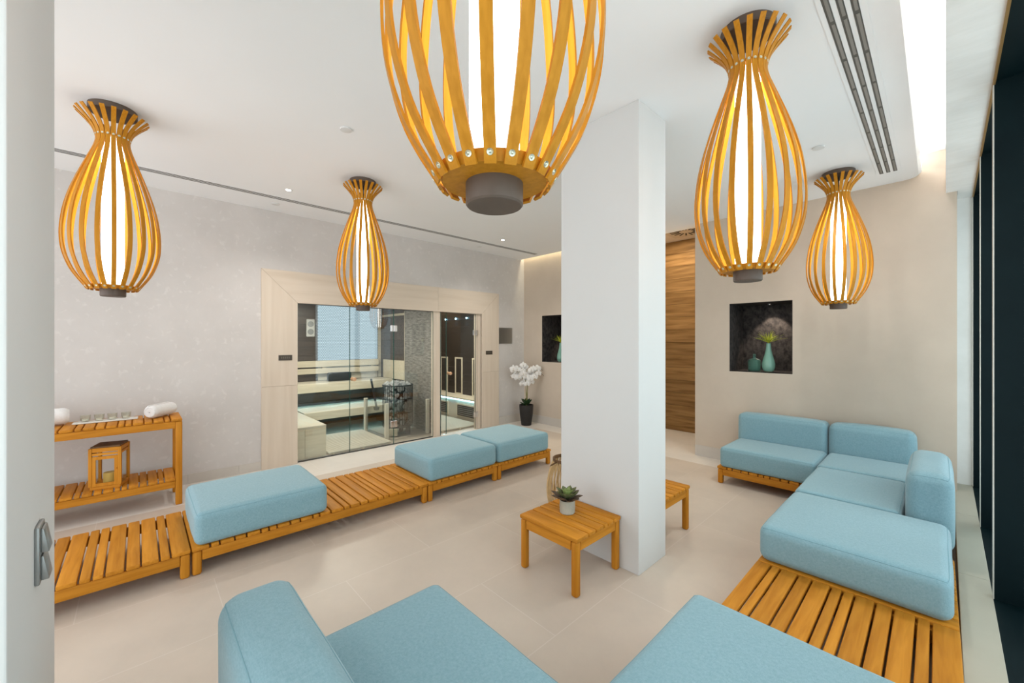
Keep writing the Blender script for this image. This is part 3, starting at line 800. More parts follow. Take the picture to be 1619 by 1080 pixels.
# wooden lantern on lower shelf
t = thing('wooden_lantern', 'brown wooden box lantern with glass sides on the lower shelf', 'lantern', (-4.930, -0.180, 0.2465), math.radians(-14))
W, Dp, hh = 0.092, 0.098, 0.365
bm = B(); bx(bm, -Dp - .004, Dp + .004, -W - .004, W + .004, 0.0, 0.028, 0.003, 1); obj('base', bm, M['teak_y'], t)
bm = B(); bx(bm, -Dp - .002, Dp + .002, -W - .002, W + .002, hh - 0.014, hh, 0.003, 1); obj('roof', bm, M['rattan_dark'], t)
for s in (-1, 1):
    for u in (-1, 1):
        bm = B(); bx(bm, s * Dp - .011, s * Dp + .011, u * W - .011, u * W + .011, 0.028, hh - 0.014, 0.002, 1); obj('post', bm, M['teak_z'], t)
for z0, z1 in ((hh - 0.048, hh - 0.014), (hh - 0.075, hh - 0.056)):
    for s in (-1, 1):
        bm = B(); bx(bm, s * Dp - .006, s * Dp + .006, -W + .011, W - .011, z0, z1); obj('louvre', bm, M['teak_y'], t)
        bm = B(); bx(bm, -Dp + .011, Dp - .011, s * W - .006, s * W + .006, z0, z1); obj('louvre', bm, M['teak_x'], t)
bm = B()
bx(bm, Dp - .002, Dp + .008, -W + .012, -W + .034, .03, hh - .084); bx(bm, Dp - .002, Dp + .008, W - .034, W - .012, .03, hh - .084)
bx(bm, Dp - .002, Dp + .008, -W + .034, W - .034, .03, .055); bx(bm, Dp - .002, Dp + .008, -W + .034, W - .034, hh - .110, hh - .084)
dr = obj('door', bm, M['teak_z'], t)
bm = B(); lathe(bm, [(0.0, 0.0), (0.006, 0.0), (0.006, 0.010), (0.0, 0.010)], 12); obj('knob', bm, M['teak_z'], dr, True, (Dp + .008, W - .022, .17), (0, PI / 2, 0))
for s in (-1, 1):
    bm = B(); bx(bm, -Dp + .011, Dp - .011, s * W - .0015, s * W + .0015, .028, hh - .075); obj('glass_pane', bm, M['glass'], t)
bm = B(); lathe(bm, [(0.0, 0.0), (0.042, 0.0), (0.042, 0.085), (0.039, 0.089), (0.0, 0.086)], 28)
tag(obj('candle', bm, M['candle'], None, True, (-4.930, -0.180, 0.2755)), 'short amber candle inside the wooden box lantern', 'candle')

# switch on the near column
t = thing('light_switch', 'grey double rocker switch on the left white column', 'switch', (-1.636, -0.1964, 0.94))
bm = B(); bx(bm, -0.041, 0.041, 0.0, 0.010, -0.076, 0.076, 0.004, 2); obj('plate', bm, M['steel_dark'], t, True)
for z in (0.036, -0.036):
    bm = B(); vs = bx(bm, -0.029, 0.029, 0.010, 0.022, -0.032, 0.032, 0.003, 2)
    for v in bm.verts:
        if v.co.y > 0.015: v.co.y += 0.010 * (-v.co.z / 0.032) * 0.5 + 0.002 - 0.004 * (abs(v.co.z) / 0.032)
    obj('rocker', bm, M['steel_dark'], t, True, (0, 0, z))

# ------------------------------------------------------------------ niche decor
def vase(loc, label, glabel):
    t = thing('celadon_vase', label, 'vase', loc)
    bm = B(); lathe(bm, [(0.0, 0.0), (0.040, 0.0), (0.058, 0.020), (0.068, 0.060), (0.069, 0.095), (0.060, 0.145), (0.044, 0.20), (0.031, 0.255), (0.025, 0.310), (0.0235, 0.345), (0.021, 0.345), (0.021, 0.31), (0.02, 0.25)], 40, cap=False)
    obj('body', bm, M['celadon'], t, True)
    bm = B(); lathe(bm, [(0.039, -0.001), (0.0465, 0.006), (0.0475, 0.0065)], 36, cap=False); obj('foot_ring', bm, M['vase_foot'], t, True)
    g = thing('grass_bunch', glabel, 'plant', (loc[0], loc[1], loc[2] + 0.31))
    random.seed(11)
    for k in range(60):
        a = random.uniform(0, 2 * PI); el = random.uniform(0.45, 1.40); L = random.uniform(0.12, 0.20)
        pts = []; ws = []
        for i in range(7):
            u = i / 6; rr = L * u * math.cos(el) * (0.5 + 0.6 * u) + 0.004
            zz = 0.03 + L * u * (math.sin(el) * 0.8 + 0.12) - 0.16 * L * u * u * math.cos(el)
            if u < 0.2: rr = 0.01 * u
            pts.append((rr, 0, zz)); ws.append(0.010 * (1 - u) ** 0.7 + 0.0008)
        bm = B(); strip(bm, pts, ws, 0.0008, (0, 1, 0)); obj('blade', bm, M['grass_leaf'], g, False, (0, 0, 0), (0, 0, a))
vase((-1.392, 5.56, NZ0 + 0.003), 'celadon green bottle vase in the niche above the sofa', 'yellow green grass tuft in the celadon vase above the sofa')
vase((-4.640, 5.56, NZ0 + 0.003), 'celadon green vase in the niche half hidden by the column', 'yellow green grass tuft in the vase half hidden by the column')
t = thing('glass_bottle', 'squat green glass bottle with stopper in the niche beside the celadon vase', 'bottle', (-1.548, 5.575, NZ0 + 0.002))
bm = B(); lathe(bm, [(0.0, 0.0), (0.064, 0.0), (0.070, 0.010), (0.073, 0.075), (0.074, 0.120), (0.066, 0.142), (0.040, 0.157), (0.018, 0.165), (0.016, 0.180), (0.020, 0.184), (0.013, 0.184), (0.013, 0.165), (0.035, 0.151), (0.060, 0.137), (0.069, 0.118), (0.066, 0.012), (0.0, 0.006)], 40, cap=False)
obj('body', bm, M['green_glass'], t, True)
bm = B(); lathe(bm, [(0.0, 0.180), (0.012, 0.180), (0.017, 0.190), (0.0175, 0.205), (0.012, 0.214), (0.0, 0.216)], 24, cap=False); obj('stopper', bm, M['green_glass'], t, True)
def niche_spot(x, label):
    t = thing('niche_spotlight', label, 'spotlight', (x, YB + 0.33, NZ1), group='spotlights in the dark niches')
    bm = B(); lathe(bm, [(0.036, -0.0015), (0.036, -0.008), (0.028, -0.010), (0.026, -0.006)], 28, cap=False); obj('rim', bm, M['chrome'], t, True)
    bm = B(); lathe(bm, [(0.0, -0.0055), (0.026, -0.0055)], 24, cap=False); obj('lens', bm, M['spot_on'], t)
    L = bpy.data.lights.new('niche_beam', 'SPOT'); L.energy = 6; L.spot_size = math.radians(76); L.spot_blend = 0.5; L.shadow_soft_size = 0.015; L.color = (1, 0.85, 0.68)
    lo = bpy.data.objects.new('niche_beam', L); col.objects.link(lo); lo.location = (x, YB + 0.33, NZ1 - 0.016)
    lo.rotation_euler = (math.radians(17), 0, 0)
niche_spot(-1.42, 'recessed spotlight in the top of the niche above the sofa')
niche_spot(-4.60, 'recessed spotlight in the top of the niche beside the orchid')

# ------------------------------------------------------------------ orchid
random.seed(5)
OP = Vector((-5.05, 5.09, 0))
t = thing('planter', 'tall tapered charcoal planter in the corner right of the sauna', 'planter', OP)
bm = B(); lathe(bm, [(0.0, 0.0), (0.086, 0.0), (0.090, 0.006), (0.118, 0.20), (0.128, 0.365), (0.120, 0.365), (0.116, 0.335)], 40, cap=False); obj('pot', bm, M['pot_dark'], t, True)
bm = B(); lathe(bm, [(0.0, 0.330), (0.118, 0.330)], 30, cap=False); obj('soil', bm, M['soil'], t)
t = thing('white_orchid', 'white flowering orchid growing in the charcoal planter', 'orchid', (OP.x, OP.y, 0.32))
rtv = Vector((math.cos(math.radians(46.8)), math.sin(math.radians(46.8)), 0)); tow = Vector((0.70, -0.71, 0))
for k in range(9):
    a = 2 * PI * k / 9 + 0.3
    bm = leaf_bm(0.15, 0.07, 0.006, 0.2, 0.01); obj('leaf', bm, M['leaf_dark'], t, True, (0, 0, 0.02), (0, -random.uniform(0.35, 0.8), a))
def flower_bm(s):
    bm = B()
    for k, (ang, L, W) in enumerate([(PI / 2, 1.0, .62), (PI / 2 + 2.2, 0.95, .55), (PI / 2 - 2.2, 0.95, .55), (0.15, 1.05, 1.0), (PI - 0.15, 1.05, 1.0)]):
        n = 6; c = Vector((0, 0, 0.001 * k)); prev = None
        for i in range(n + 1):
            u = i / n; w = W * s * math.sin(PI * (0.12 + 0.80 * u)) ** 0.8 * 0.5
            p = Vector((math.cos(ang), math.sin(ang), 0)) * (L * s * u); p.z = s * (0.10 * math.sin(PI * u) - 0.18 * u * u) + 0.0015 * k
            sd = Vector((-math.sin(ang), math.cos(ang), 0)) * w
            cur = (bm.verts.new(p - sd + Vector((0, 0, -0.05 * s))), bm.verts.new(p + Vector((0, 0, 0.03 * s))), bm.verts.new(p + sd + Vector((0, 0, -0.05 * s))))
            if prev:
                bm.faces.new((prev[0], prev[1], cur[1], cur[0])); bm.faces.new((prev[1], prev[2], cur[2], cur[1]))
            prev = cur
    return bm
fl = flower_bm(0.066); fme = None
spots = []
for k, (lat, hh_, dep, nf, sg) in enumerate([(-0.16, 0.66, 0.02, 7, -1), (0.10, 0.80, 0.0, 8, 1), (-0.05, 0.72, 0.06, 7, -1), (0.16, 0.70, 0.04, 7, 1), (0.0, 0.80, 0.05, 5, -1)]):
    base = Vector((random.uniform(-.03, .03), random.uniform(-.03, .03), 0.02))
    pts = []
    for i in range(15):
        u = i / 14
        p = base + rtv * (lat * 0.4 * u + sg * 0.26 * max(0, u - 0.55) ** 1.3 * 2.2) + tow * (dep * u) + Vector((0, 0, hh_ * (u * 1.12 - 0.30 * max(0, u - 0.6) ** 2 * 5)))
        pts.append(p)
    bm = B(); tube(bm, pts, 0.0055, 6, taper=[1 - 0.6 * i / 14 for i in range(15)]); obj('stem', bm, M['stem'], t, True)
    for j in range(nf):
        u = 0.60 + 0.38 * j / (nf - 1); q = pts[min(14, int(u * 14))]
        spots.append(q + rtv * random.uniform(-.06, .06) + tow * random.uniform(0.0, 0.07) + Vector((0, 0, random.uniform(-.05, .075))))
    for j in range(3):
        q = pts[-1] + rtv * sg * (0.012 + 0.015 * j) + Vector((0, 0, -0.03 - 0.016 * j))
        bm = B(); bmesh.ops.create_icosphere(bm, subdivisions=1, radius=0.007, matrix=Matrix.Translation(q)); obj('bud', bm, M['bud'], t, True)
first = None
for q in spots:
    d = (tow + rtv * random.uniform(-.7, .7) + Vector((0, 0, random.uniform(-.3, .3)))).normalized()
    e = d.to_track_quat('Z', 'Y').to_euler()
    if first is None:
        first = obj('flower', fl, M['petal'], t, 'all', q, e)
        bm = B(); bmesh.ops.create_icosphere(bm, subdivisions=1, radius=0.007); obj('flower_centre', bm, M['pistil'], first, True, (0, 0, 0.007))
    else:
        c = dup(first, t); c.location = q; c.rotation_euler = e

# ------------------------------------------------------------------ sauna front
SY0, SY1, SZ = 1.43, 4.335, 1.973
FX0, FX1 = XL - 0.06, XL + 0.022
t = thing('trim_2', 'wide cream veneer surround framing the sauna glass', 'sauna surround', (0, 0, 0), kind='structure')
def prism(bm, yz, x0, x1):
    a = [bm.verts.new((x0, y, z)) for y, z in yz]; b = [bm.verts.new((x1, y, z)) for y, z in yz]
    bm.faces.new(a); bm.faces.new(list(reversed(b)))
    for i in range(len(a)):
        j = (i + 1) % len(a); bm.faces.new((a[i], b[i], b[j], a[j]))
oy0, oy1, oz = 1.046, 4.722, 2.355
g = 0.0012
bm = B(); prism(bm, [(oy0, 0), (SY0, 0), (SY0, 0.966 - g), (oy0, 0.966 - g)], FX0, FX1); prism(bm, [(oy0, 0.966 + g), (SY0, 0.966 + g), (SY0, SZ), (oy0, oz - 2 * g)], FX0, FX1); obj('left_casing', bm, M['cream_veneer'], t)
bm = B(); prism(bm, [(SY1, 0), (oy1, 0), (oy1, 0.966 - g), (SY1, 0.966 - g)], FX0, FX1); prism(bm, [(SY1, 0.966 + g), (oy1, 0.966 + g), (oy1, oz - 2 * g), (SY1, SZ)], FX0, FX1); obj('right_casing', bm, M['cream_veneer'], t)
bm = B(); prism(bm, [(SY0 + 2 * g, SZ), (3.453 - g, SZ), (3.453 - g, oz), (oy0 + g, oz)], FX0, FX1); prism(bm, [(3.453 + g, SZ), (SY1 - 2 * g, SZ), (oy1 - g, oz), (3.453 + g, oz)], FX0, FX1); obj('head_casing', bm, M['cream_veneer_h'], t)

GX = -5.405   # glass plane
def pane(bm, y0, y1, z0, z1): bx(bm, GX - 0.004, GX + 0.004, y0, y1, z0, z1, mi=0)
def glass_leaf(name, y0, y1, label, kind='structure', cat='glass panel', z1=1.966):
    r = thing(name, label, cat, (0, 0, 0), kind=kind)
    bm = B(); pane(bm, y0 + 0.004, y1 - 0.004, 0.012, z1); obj('glass_pane', bm, M['glass'], r)
    bm = B(); bx(bm, GX - 0.0042, GX + 0.0042, y0 + 0.0015, y0 + 0.004, 0.012, z1); bx(bm, GX - 0.0042, GX + 0.0042, y1 - 0.004, y1 - 0.0015, 0.012, z1); obj('glass_edge', bm, M['glass_edge'], r)
    return r
def knob_pair(r, y, z):
    for s in (-1, 1):
        bm = B(); lathe(bm, [(0.0, 0.0), (0.010, 0.0), (0.010, 0.014), (0.024, 0.020), (0.027, 0.034), (0.022, 0.046), (0.0, 0.048)], 24, cap=False)
        obj('knob', bm, M['knob'], r, True, (GX + s * 0.0045, y, z), (0, s * PI / 2, 0))
def hinge(r, y, z, dy=0.05):
    bm = B()
    for s in (-1, 1): bx(bm, GX + s * 0.010 - 0.0055, GX + s * 0.010 + 0.0055, y - dy, y - 0.003, z - 0.045, z + 0.045, 0.003, 1); bx(bm, GX + s * 0.010 - 0.0055, GX + s * 0.010 + 0.0055, y + 0.003, y + dy, z - 0.045, z + 0.045, 0.003, 1)
    obj('hinge', bm, M['chrome'], r)
glass_leaf('window_7', SY0, 2.075, 'fixed sauna glass panel left of the sauna door')
d1 = glass_leaf('door_1', 2.075, 2.710, 'frameless glass sauna door with copper knob', cat='door'); knob_pair(d1, 2.125, 0.99); hinge(d1, 2.712, 1.69); hinge(d1, 2.712, 0.30)
glass_leaf('window_8', 2.710, 3.372, 'fixed sauna glass panel in front of the stone heater')
glass_leaf('window_9', 3.502, 3.615, 'narrow fixed glass panel left of the dark cabin door')
d2 = glass_leaf('door_2', 3.615, 4.212, 'frameless glass door of the dark infrared cabin', cat='door'); knob_pair(d2, 3.675, 0.985); hinge(d2, 4.214, 1.65); hinge(d2, 4.214, 0.25)
bm = B(); bx(bm, XL - 0.06, XL - 0.001, 3.374, 3.425, 0, SZ - 0.001); bx(bm, XL - 0.05, XL - 0.003, 3.4275, 3.500, 0, SZ - 0.001)
struct('trim_3', bm, M['cream_veneer'], 'cream post between the two sauna cabins', 'post')
bm = B(); bx(bm, XL - 0.06, XL - 0.010, 4.262, SY1 - 0.001, 0, SZ - 0.001); bx(bm, XL - 0.05, XL - 0.012, 4.215, 4.257, 0, SZ - 0.001)
struct('trim_4', bm, M['cream_veneer'], 'cream jamb at the right of the dark cabin door', 'post')
bm = B(); bx(bm, XL - 0.05, XL - 0.01, SY0, 3.37, SZ - 0.006, SZ - 0.001); bx(bm, XL - 0.05, XL - 0.01, SY0, 3.37, 0, 0.010)
struct('trim_5', bm, M['black'], 'thin dark channel at the top and bottom of the sauna glass', 'channel')

def plaque(y0, y1, z0, z1, label):
    t = thing('sign_plaque', label, 'sign', (FX1, (y0 + y1) / 2, (z0 + z1) / 2), group='sign plaques on the sauna surround')
    bm = B(); bx(bm, 0.0, 0.006, -(y1 - y0) / 2, (y1 - y0) / 2, -(z1 - z0) / 2, (z1 - z0) / 2, 0.001, 1); obj('plate', bm, M['plaque'], t)
    bm = B()
    for k in range(5): bx(bm, 0.006, 0.0066, -0.046 + k * 0.0205, -0.036 + k * 0.0205, -0.010, 0.012)
    obj('engraving', bm, M['plaque_text'], t)
plaque(1.222, 1.368, 1.272, 1.336, 'small dark sign plaque on the left casing of the sauna surround')
plaque(4.419, 4.566, 1.272, 1.336, 'small dark sign plaque on the right casing of the sauna surround')
t = thing('control_panel', 'square brushed metal panel on the wall above the orchid', 'control panel', (XL, 4.895, 1.605))
bm = B(); bx(bm, -0.002, 0.012, -0.165, 0.165, -0.145, 0.145, 0.002, 1); obj('plate', bm, M['steel'], t)

# ------------------------------------------------------------------ sauna interior
IX = -7.60
bm = B()
n = 14
def planks(bm, axis, c0, c1, a0, a1, z0, z1, n):
    h = (z1 - z0) / n
    for i in range(n):
        if axis == 'x': bx(bm, c0, c1, a0, a1, z0 + i * h + 0.0015, z0 + (i + 1) * h - 0.0015)
        else: bx(bm, a0, a1, c0, c1, z0 + i * h + 0.0015, z0 + (i + 1) * h - 0.0015)
planks(bm, 'x', IX - 0.03, IX, 1.38, 4.0, 0, 2.22, 16)
planks(bm, 'y', 1.35, 1.38, IX, XL - 0.122, 0, 2.22, 16)
bx(bm, IX - 0.06, IX - 0.031, 1.3, 4.0, 0, 2.25); bx(bm, IX, XL - 0.122, 1.33, 1.349, 0, 2.25)
planks(bm, 'y', 3.53, 3.56, IX, -6.56, 0, 2.22, 16)
struct('wall_sauna', bm, M['dark_plank'], 'dark horizontal plank walls inside the sauna', 'wall')
bm = B(); bx(bm, -6.56, XL - 0.065, 3.50, 3.56, 0, 2.22)
struct('wall_slate', bm, M['slate'], 'grey slate mosaic wall behind the stone heater', 'wall')
bm = B(); bx(bm, IX - 0.06, XL - 0.121, 1.3, 5.0, 2.22, 2.28)
struct('ceiling_sauna', bm, M['dark_plank'], 'dark ceiling of the sauna cabins', 'ceiling')
bm = B(); bx(bm, IX - 0.06, XL - 0.10, 1.3, 5.0, -0.10, -0.001)
struct('floor_sauna', bm, mottled('sauna_floor_tile', (0.36, 0.31, 0.25), (0.42, 0.36, 0.29), 3, 0.5), 'pale tile floor inside the sauna cabins', 'floor')
bm = B()
bx(bm, IX, IX + 0.012, 3.475, 3.53, 0.8, 2.2); bx(bm, -6.60, -6.56, 3.515, 3.53, 0.4, 2.05); bx(bm, IX + 0.1, -6.56, 3.518, 3.53, 1.98, 2.02)
bx(bm, -7.45, -6.61, 3.515, 3.528, 0.80, 1.15)
struct('trim_6', bm, M['aspen'], 'pale wood strips at the far corner of the sauna', 'trim')
t = thing('window_10', 'pale blue perforated lit panel in the sauna back wall', 'window', (IX + 0.001, 0, 0), kind='structure')
bm = B(); bx(bm, 0.0, 0.010, 2.35, 3.46, 1.16, 2.21); obj('perforated_screen', bm, M['hex'], t)
bm = B(); bx(bm, 0.0, 0.009, 2.35, 3.46, 0.80, 1.155); obj('lower_panel', bm, M['aspen_white'], t)

t = thing('bench_back_rail', 'pale wooden double-board backrest below the perforated panel', 'backrest', (IX + 0.07, 2.44, 0))
for z0, z1 in ((1.045, 1.155), (0.925, 1.020)):
    bm = B(); bx(bm, -0.014, 0.014, -1.04, 1.02, z0, z1, 0.004, 1); obj('board', bm, M['aspen'], t)
for y in (-0.9, 0.0, 0.9):
    bm = B(); bx(bm, -0.058, -0.0145, y - 0.03, y + 0.03, 0.93, 1.15); obj('bracket', bm, M['aspen'], t)

def bench(name, label, x0, x1, y0, y1, z, fz, led=None):
    t = thing(name, label, 'sauna bench', (0, 0, 0))
    bm = B(); nb = max(2, int((x1 - x0 - 0.03) / 0.11)); w = (x1 - 0.03 - x0) / nb
    for i in range(nb): bx(bm, x0 + i * w + 0.004, x0 + (i + 1) * w - 0.004, y0, y1, z - 0.03, z, 0.003, 1)
    obj('seat_boards', bm, M['aspen_white'], t)
    bm = B(); bx(bm, x1 - 0.03, x1, y0, y1, z - fz, z + 0.0, 0.004, 1); obj('fascia', bm, M['aspen'], t)
    for yy in (y0 + 0.12, y1 - 0.12):
        bm = B(); bx(bm, x0 + 0.02, x1 - 0.09, yy - 0.03, yy + 0.03, 0 if z < 0.5 else 0.4025, z - 0.03); obj('support', bm, M['dark_plank'], t)
    if led:
        bm = B(); bx(bm, x1 - 0.060, x1 - 0.042, y0 + 0.02, y1 - 0.02, z - fz + 0.006, z - fz + 0.014); obj('led_strip', bm, M['led'], t)
    return t
bench('upper_bench', 'upper pale wood sauna bench along the back wall', -7.52, -7.02, 1.40, 3.50, 0.800, 0.145, True)
bench('lower_bench', 'lower pale wood sauna bench in front of the upper bench', -7.35, -6.58, 1.84, 3.47, 0.402, 0.125, True)
t = thing('side_bench', 'white box bench at the front left of the sauna', 'sauna bench', (0, 0, 0))
bm = B(); bx(bm, -7.02, XL - 0.125, 1.44, 1.815, 0.372, 0.402, 0.003, 1); obj('seat_boards', bm, M['aspen_white'], t)
bm = B(); bx(bm, XL - 0.145, XL - 0.125, 1.44, 1.552, 0.0, 0.3715); bx(bm, XL - 0.145, XL - 0.125, 1.556, 1.812, 0.0, 0.3715); obj('front_panel', bm, M['aspen'], t)
bm = B(); bx(bm, -7.0, XL - 0.146, 1.795, 1.812, 0.0, 0.3715); obj('side_panel', bm, M['aspen'], t)
bm = B(); bx(bm, -6.5, -5.75, 1.39, 1.40, 0.55, 0.57)
tag(obj('led_strip', bm, M['led'], None), 'cool light strip on the wall over the white box bench', 'light strip')
t = thing('headrest', 'black padded headrest on the upper sauna bench', 'headrest', (-7.30, 2.62, 0.801))
bm = B(); vs = bx(bm, -0.05, 0.05, -0.20, 0.20, 0.0, 0.15, 0.02, 3); obj('pad', bm, M['black'], t, True)
t = thing('sauna_thermometer', 'white twin-dial thermometer on the dark sauna planks', 'thermometer', (IX + 0.001, 2.225, 1.74))
bm = B(); bx(bm, 0.0, 0.02, -0.070, 0.070, -0.155, 0.155, 0.012, 3); obj('case', bm, M['white_plastic'], t, True)
for z in (0.068, -0.068):
    bm = B(); lathe(bm, [(0.050, 0.0), (0.050, 0.006), (0.044, 0.006), (0.042, 0.003), (0.0, 0.003)], 28, cap=False); obj('dial', bm, M['grey_dial'], t, True, (0.020, 0, z), (0, PI / 2, 0))

# stone heater
HX, HY = -6.02, 3.09
t = thing('sauna_heater', 'black cage sauna heater filled with stones behind the glass', 'sauna heater', (HX, HY, 0))
HR = 0.235
bm = B(); lathe(bm, [(0.0, 0.13), (HR, 0.13), (HR, 0.17), (0.0, 0.17)], 40); obj('base_plate', bm, M['iron'], t, True)
for k in range(4):
    a = PI / 4 + k * PI / 2
    bm = B(); bx(bm, -0.035, 0.035, -0.02, 0.02, 0, 0.13); obj('foot', bm, M['iron'], t, loc=(0.17 * math.cos(a), 0.17 * math.sin(a), 0), rot=(0, 0, a))
for k in range(36):
    a = 2 * PI * k / 36
    bm = B(); tube(bm, [(HR * math.cos(a), HR * math.sin(a), 0.15), (HR * math.cos(a), HR * math.sin(a), 0.80)], 0.0042, 6); obj('bar', bm, M['iron'], t, True)
for z in (0.36, 0.58, 0.795):
    bm = B(); tube(bm, [((HR + .003) * math.cos(2 * PI * i / 40), (HR + .003) * math.sin(2 * PI * i / 40), z) for i in range(40)], 0.009 if z > .7 else 0.006, 6, True); obj('hoop', bm, M['iron'], t, True)
bm = B(); bx(bm, HR - 0.02, HR + 0.03, -0.06, 0.06, 0.02, 0.125); obj('control_box', bm, M['aspen'], t, rot=(0, 0, -0.75))
random.seed(21)
bm = B()
for k in range(330):
    if k < 265: a = random.uniform(0, 2 * PI); r = HR - 0.055 - random.uniform(0, 0.03); z = 0.20 + random.uniform(0, 0.58)
    else: a = random.uniform(0, 2 * PI); r = HR * 0.85 * math.sqrt(random.random()); z = 0.78 + 0.05 * (1 - r / HR) + random.uniform(-.01, .02)
    s = random.uniform(0.038, 0.054)
    mtx = Matrix.Translation((r * math.cos(a), r * math.sin(a), z)) @ Matrix.Rotation(random.uniform(0, 6), 4, (random.random(), random.random(), random.random() + .1)) @ Matrix.Diagonal((s, s * .8, s * .65, 1))
    q = bmesh.ops.create_icosphere(bm, subdivisions=1, radius=1.0, matrix=mtx)
    for v in q['verts']: v.co += Vector((random.uniform(-1, 1), random.uniform(-1, 1), random.uniform(-1, 1))) * 0.005
tag(obj('heater_stones', bm, M['stone'], None, False, (HX, HY, 0)), 'grey stones piled inside the black cage heater', 'stones', kind='stuff')
bm = B(); lathe(bm, [(0.0, 0.175), (0.15, 0.175), (0.15, 0.76), (0.0, 0.76)], 20)
obj('heating_core', bm, M['iron'], t)
# guard
t = thing('heater_guard', 'low glass guard rail with pale wooden posts around the heater', 'guard rail', (0, 0, 0))
GP = [(-6.53, 2.775), (-5.735, 2.760), (-5.715, 3.460)]
for i, (x, y) in enumerate(GP):
    bm = B(); bx(bm, x - 0.027, x + 0.027, y - 0.027, y + 0.027, 0, 0.555, 0.004, 1); obj('post', bm, M['aspen_white'], t)
bm = B(); bx(bm, GP[0][0] + 0.028, GP[1][0] - 0.028, 2.764, 2.772, 0.05, 0.55); obj('glass_pane', bm, M['glass'], t)
bm = B(); bx(bm, -5.730, -5.722, GP[1][1] + 0.028, GP[2][1] - 0.028, 0.05, 0.55); obj('glass_pane', bm, M['glass'], t)
t = thing('duckboard', 'pale slatted duckboard on the floor of the large sauna', 'duckboard', (0, 0, 0))
bm = B(); k = 0; x = -6.55
while x < -5.47:
    bx(bm, x, x + 0.030, 1.83, 2.715, 0.020, 0.038); x += 0.050
obj('slats', bm, M['aspen_white'], t)
for yy in (1.88, 2.28, 2.66):
    bm = B(); bx(bm, -6.55, -5.475, yy, yy + 0.03, 0.0, 0.0195); obj('bearer', bm, M['aspen'], t)
t = thing('sauna_ladle', 'dark long-handled ladle leaning beside the stone heater', 'ladle', (-6.33, 2.87, 0))
bm = B(); strip(bm, [(0.0, 0, 0.42), (-0.05, -0.02, 0.62), (-0.12, -0.04, 0.88)], 0.03, 0.012, (0, 1, 0)); obj('handle', bm, M['black'], t)
bm = B(); lathe(bm, [(0.0, 0.36), (0.04, 0.37), (0.05, 0.42), (0.046, 0.42), (0.0, 0.375)], 20, cap=False); obj('bowl', bm, M['iron'], t, True)

# infrared cabin
Y2 = 4.80
bm = B()
planks(bm, 'y', Y2, Y2 + 0.03, IX, XL - 0.122, 0, 2.22, 16)
planks(bm, 'x', -7.40, -7.37, 3.57, Y2, 0, 2.22, 16)
planks(bm, 'y', 3.561, 3.575, -7.37, XL - 0.13, 0, 2.22, 16)
bx(bm, IX, XL - 0.122, Y2 + 0.031, Y2 + 0.05, 0, 2.25); bx(bm, -7.43, -7.401, 3.57, Y2, 0, 2.25)
struct('wall_infrared', bm, simple('near_black_planks', (0.010, 0.008, 0.007), 0.5), 'nearly black plank walls of the infrared cabin', 'wall')
t = thing('infrared_bench', 'pale bench with light strip in the dark infrared cabin', 'sauna bench', (0, 0, 0))
bm = B(); 
for i in range(4): bx(bm, -7.36, XL - 0.14, 4.462 + i * 0.083, 4.462 + i * 0.083 + 0.077, 0.40, 0.43, 0.003, 1)
obj('seat_boards', bm, M['aspen'], t)
bm = B(); bx(bm, -7.36, XL - 0.14, 4.49, 4.51, 0.0, 0.385); obj('front_panel', bm, M['aspen_white'], t)
bm = B(); bx(bm, -7.36, XL - 0.14, 4.472, 4.484, 0.384, 0.396); obj('led_strip', bm, M['led'], t)
for xc in (-6.98, -5.98):
    bm = B(); bx(bm, xc - 0.36, xc + 0.36, 4.478, 4.4895, 0.06, 0.32); f = obj('vent_frame', bm, M['aspen'], t)
    bm = B(); bx(bm, xc - 0.32, xc + 0.32, 4.470, 4.4775, 0.09, 0.29); obj('grille', bm, M['iron'], f)
    for q in range(5):
        bm = B(); bx(bm, xc - 0.30, xc + 0.30, 4.464, 4.4695, 0.115 + q * 0.036, 0.123 + q * 0.036); obj('grille_bar', bm, M['grey_dial'], f)
def ir(x, label):
    t = thing('infrared_heater', label, 'infrared heater', (x, Y2, 0.80), group='framed infrared heaters')
    bm = B(); a, b = 0.125, 0.375
    bx(bm, -a, -a + .028, -0.02, -0.001, -b, b); bx(bm, a - .028, a, -0.02, -0.001, -b, b); bx(bm, -a + .028, a - .028, -0.02, -0.001, -b, -b + .028); bx(bm, -a + .028, a - .028, -0.02, -0.001, b - .028, b)
    obj('frame', bm, M['aspen'], t)
    bm = B(); bx(bm, -a + .028, a - .028, -0.008, -0.001, -b + .028, b - .028); obj('emitter', bm, M['black'], t)
ir(-6.70, 'pale-framed infrared heater in the middle of the dark cabin wall')
ir(-6.12, 'pale-framed infrared heater beside the right door jamb of the dark cabin')
ir(-7.235, 'pale-framed infrared heater behind the edge of the glass door')
t = thing('duckboard', 'pale slatted duckboard on the floor of the infrared cabin', 'duckboard', (0, 0, 0))
bm = B(); x = -7.3
while x < -5.58:
    bx(bm, x, x + 0.030, 3.60, 4.42, 0.020, 0.038); x += 0.050
obj('slats', bm, M['aspen_white'], t)
for yy in (3.65, 4.0, 4.36):
    bm = B(); bx(bm, -7.3, -5.57, yy, yy + 0.03, 0.0, 0.0195); obj('bearer', bm, M['aspen'], t)
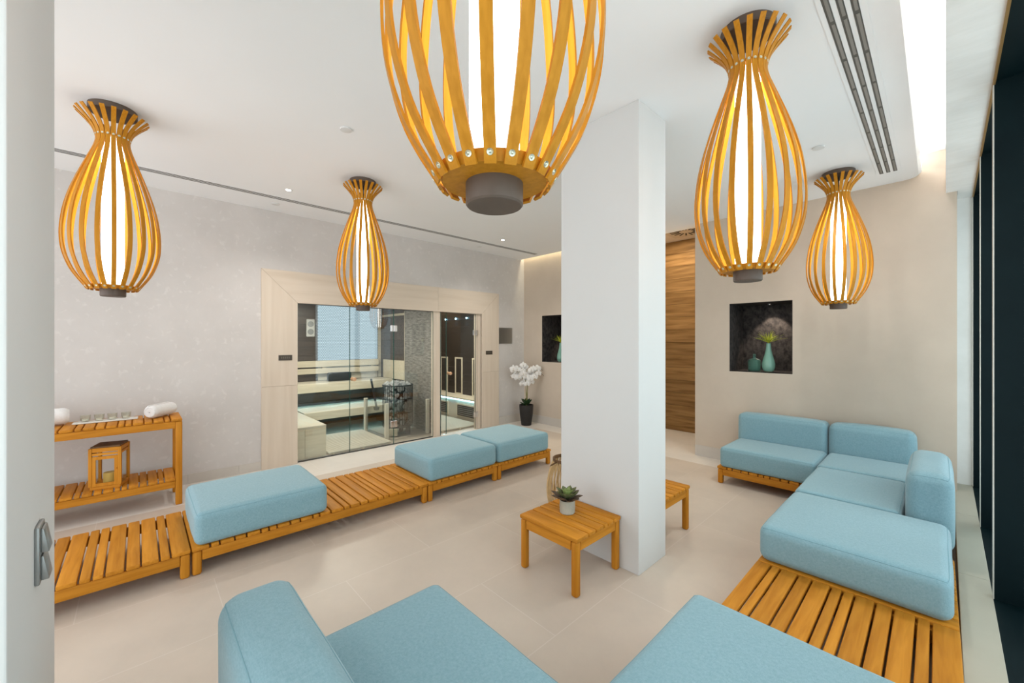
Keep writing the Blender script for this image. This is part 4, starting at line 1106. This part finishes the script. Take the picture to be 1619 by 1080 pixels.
for k, xx in enumerate((-7.18, -6.81, -6.44)):
    lab = ['blue star light in the dark cabin, nearest the glass door edge', 'blue star light in the middle of the dark cabin wall', 'blue star light in the dark cabin, nearest the right jamb'][k]
    bm = B(); bmesh.ops.create_icosphere(bm, subdivisions=2, radius=0.013)
    tag(obj('star_light', bm, M['blue_spot'], None, False, (xx, Y2 - 0.010, 1.970)), lab, 'ceiling light', 'blue star lights')
    L = bpy.data.lights.new('star_beam', 'SPOT'); L.energy = 0.8; L.color = (0.35, 0.7, 1.0); L.spot_size = math.radians(50); L.shadow_soft_size = 0.01
    lo = bpy.data.objects.new('star_beam', L); col.objects.link(lo); lo.location = (xx, Y2 - 0.045, 1.955); lo.rotation_euler = (math.radians(18), 0, math.radians(0))

# ------------------------------------------------------------------ light
def area(name, loc, rot, sx, sy, e, c):
    L = bpy.data.lights.new(name, 'AREA'); L.shape = 'RECTANGLE'; L.size = sx; L.size_y = sy; L.energy = e; L.color = c
    o = bpy.data.objects.new(name, L); col.objects.link(o); o.location = loc; o.rotation_euler = rot
    return o
# light strips lying in the coves
area('window_cove_strip', (-0.20, 1.9, 3.135), (PI, 0, 0), 0.06, 6.6, 20, (1.0, 0.97, 0.93))
area('back_cove_strip', (-4.40, 5.34, 3.24), (0, 0, 0), 2.0, 0.05, 2.5, (1.0, 0.88, 0.60))
# daylight in front of the window panes
area('daylight', (0.75, 1.2, 1.55), (0, PI / 2, 0), 2.6, 8.0, 66, (0.90, 0.96, 1.0))
# added fill lights below the two cabin ceilings, no fixtures there
area('sauna_fill', (-6.15, 2.2, 2.20), (0, 0, 0), 0.6, 0.6, 15, (1.0, 0.94, 0.82))
area('cabin_fill', (-6.2, 3.95, 2.20), (0, 0, 0), 0.2, 0.2, 13, (1.0, 0.94, 0.82))
# area light under the passage ceiling, without a fixture
area('passage_light', (-2.8, 5.95, 3.17), (0, 0, 0), 0.3, 0.3, 8, (1.0, 0.86, 0.66))

w = bpy.data.worlds.new('sky'); scn.world = w; w.use_nodes = True
bg = w.node_tree.nodes['Background']; bg.inputs['Color'].default_value = (0.93, 0.96, 1.0, 1); bg.inputs['Strength'].default_value = 0.9

# ------------------------------------------------------------------ camera
cam = bpy.data.cameras.new('camera'); cam.sensor_width = 36.0; cam.lens = 630.0 / 1619.0 * 36.0; cam.clip_start = 0.02
co = bpy.data.objects.new('camera', cam); col.objects.link(co)
co.location = (0, 0, 1.5); co.rotation_euler = (PI / 2, 0, math.radians(46.83))
scn.camera = co
scn.view_settings.view_transform = 'Standard'
scn.view_settings.look = 'None'
scn.view_settings.exposure = 1.54
scn.view_settings.gamma = 1.0
scn.view_settings.use_curve_mapping = False
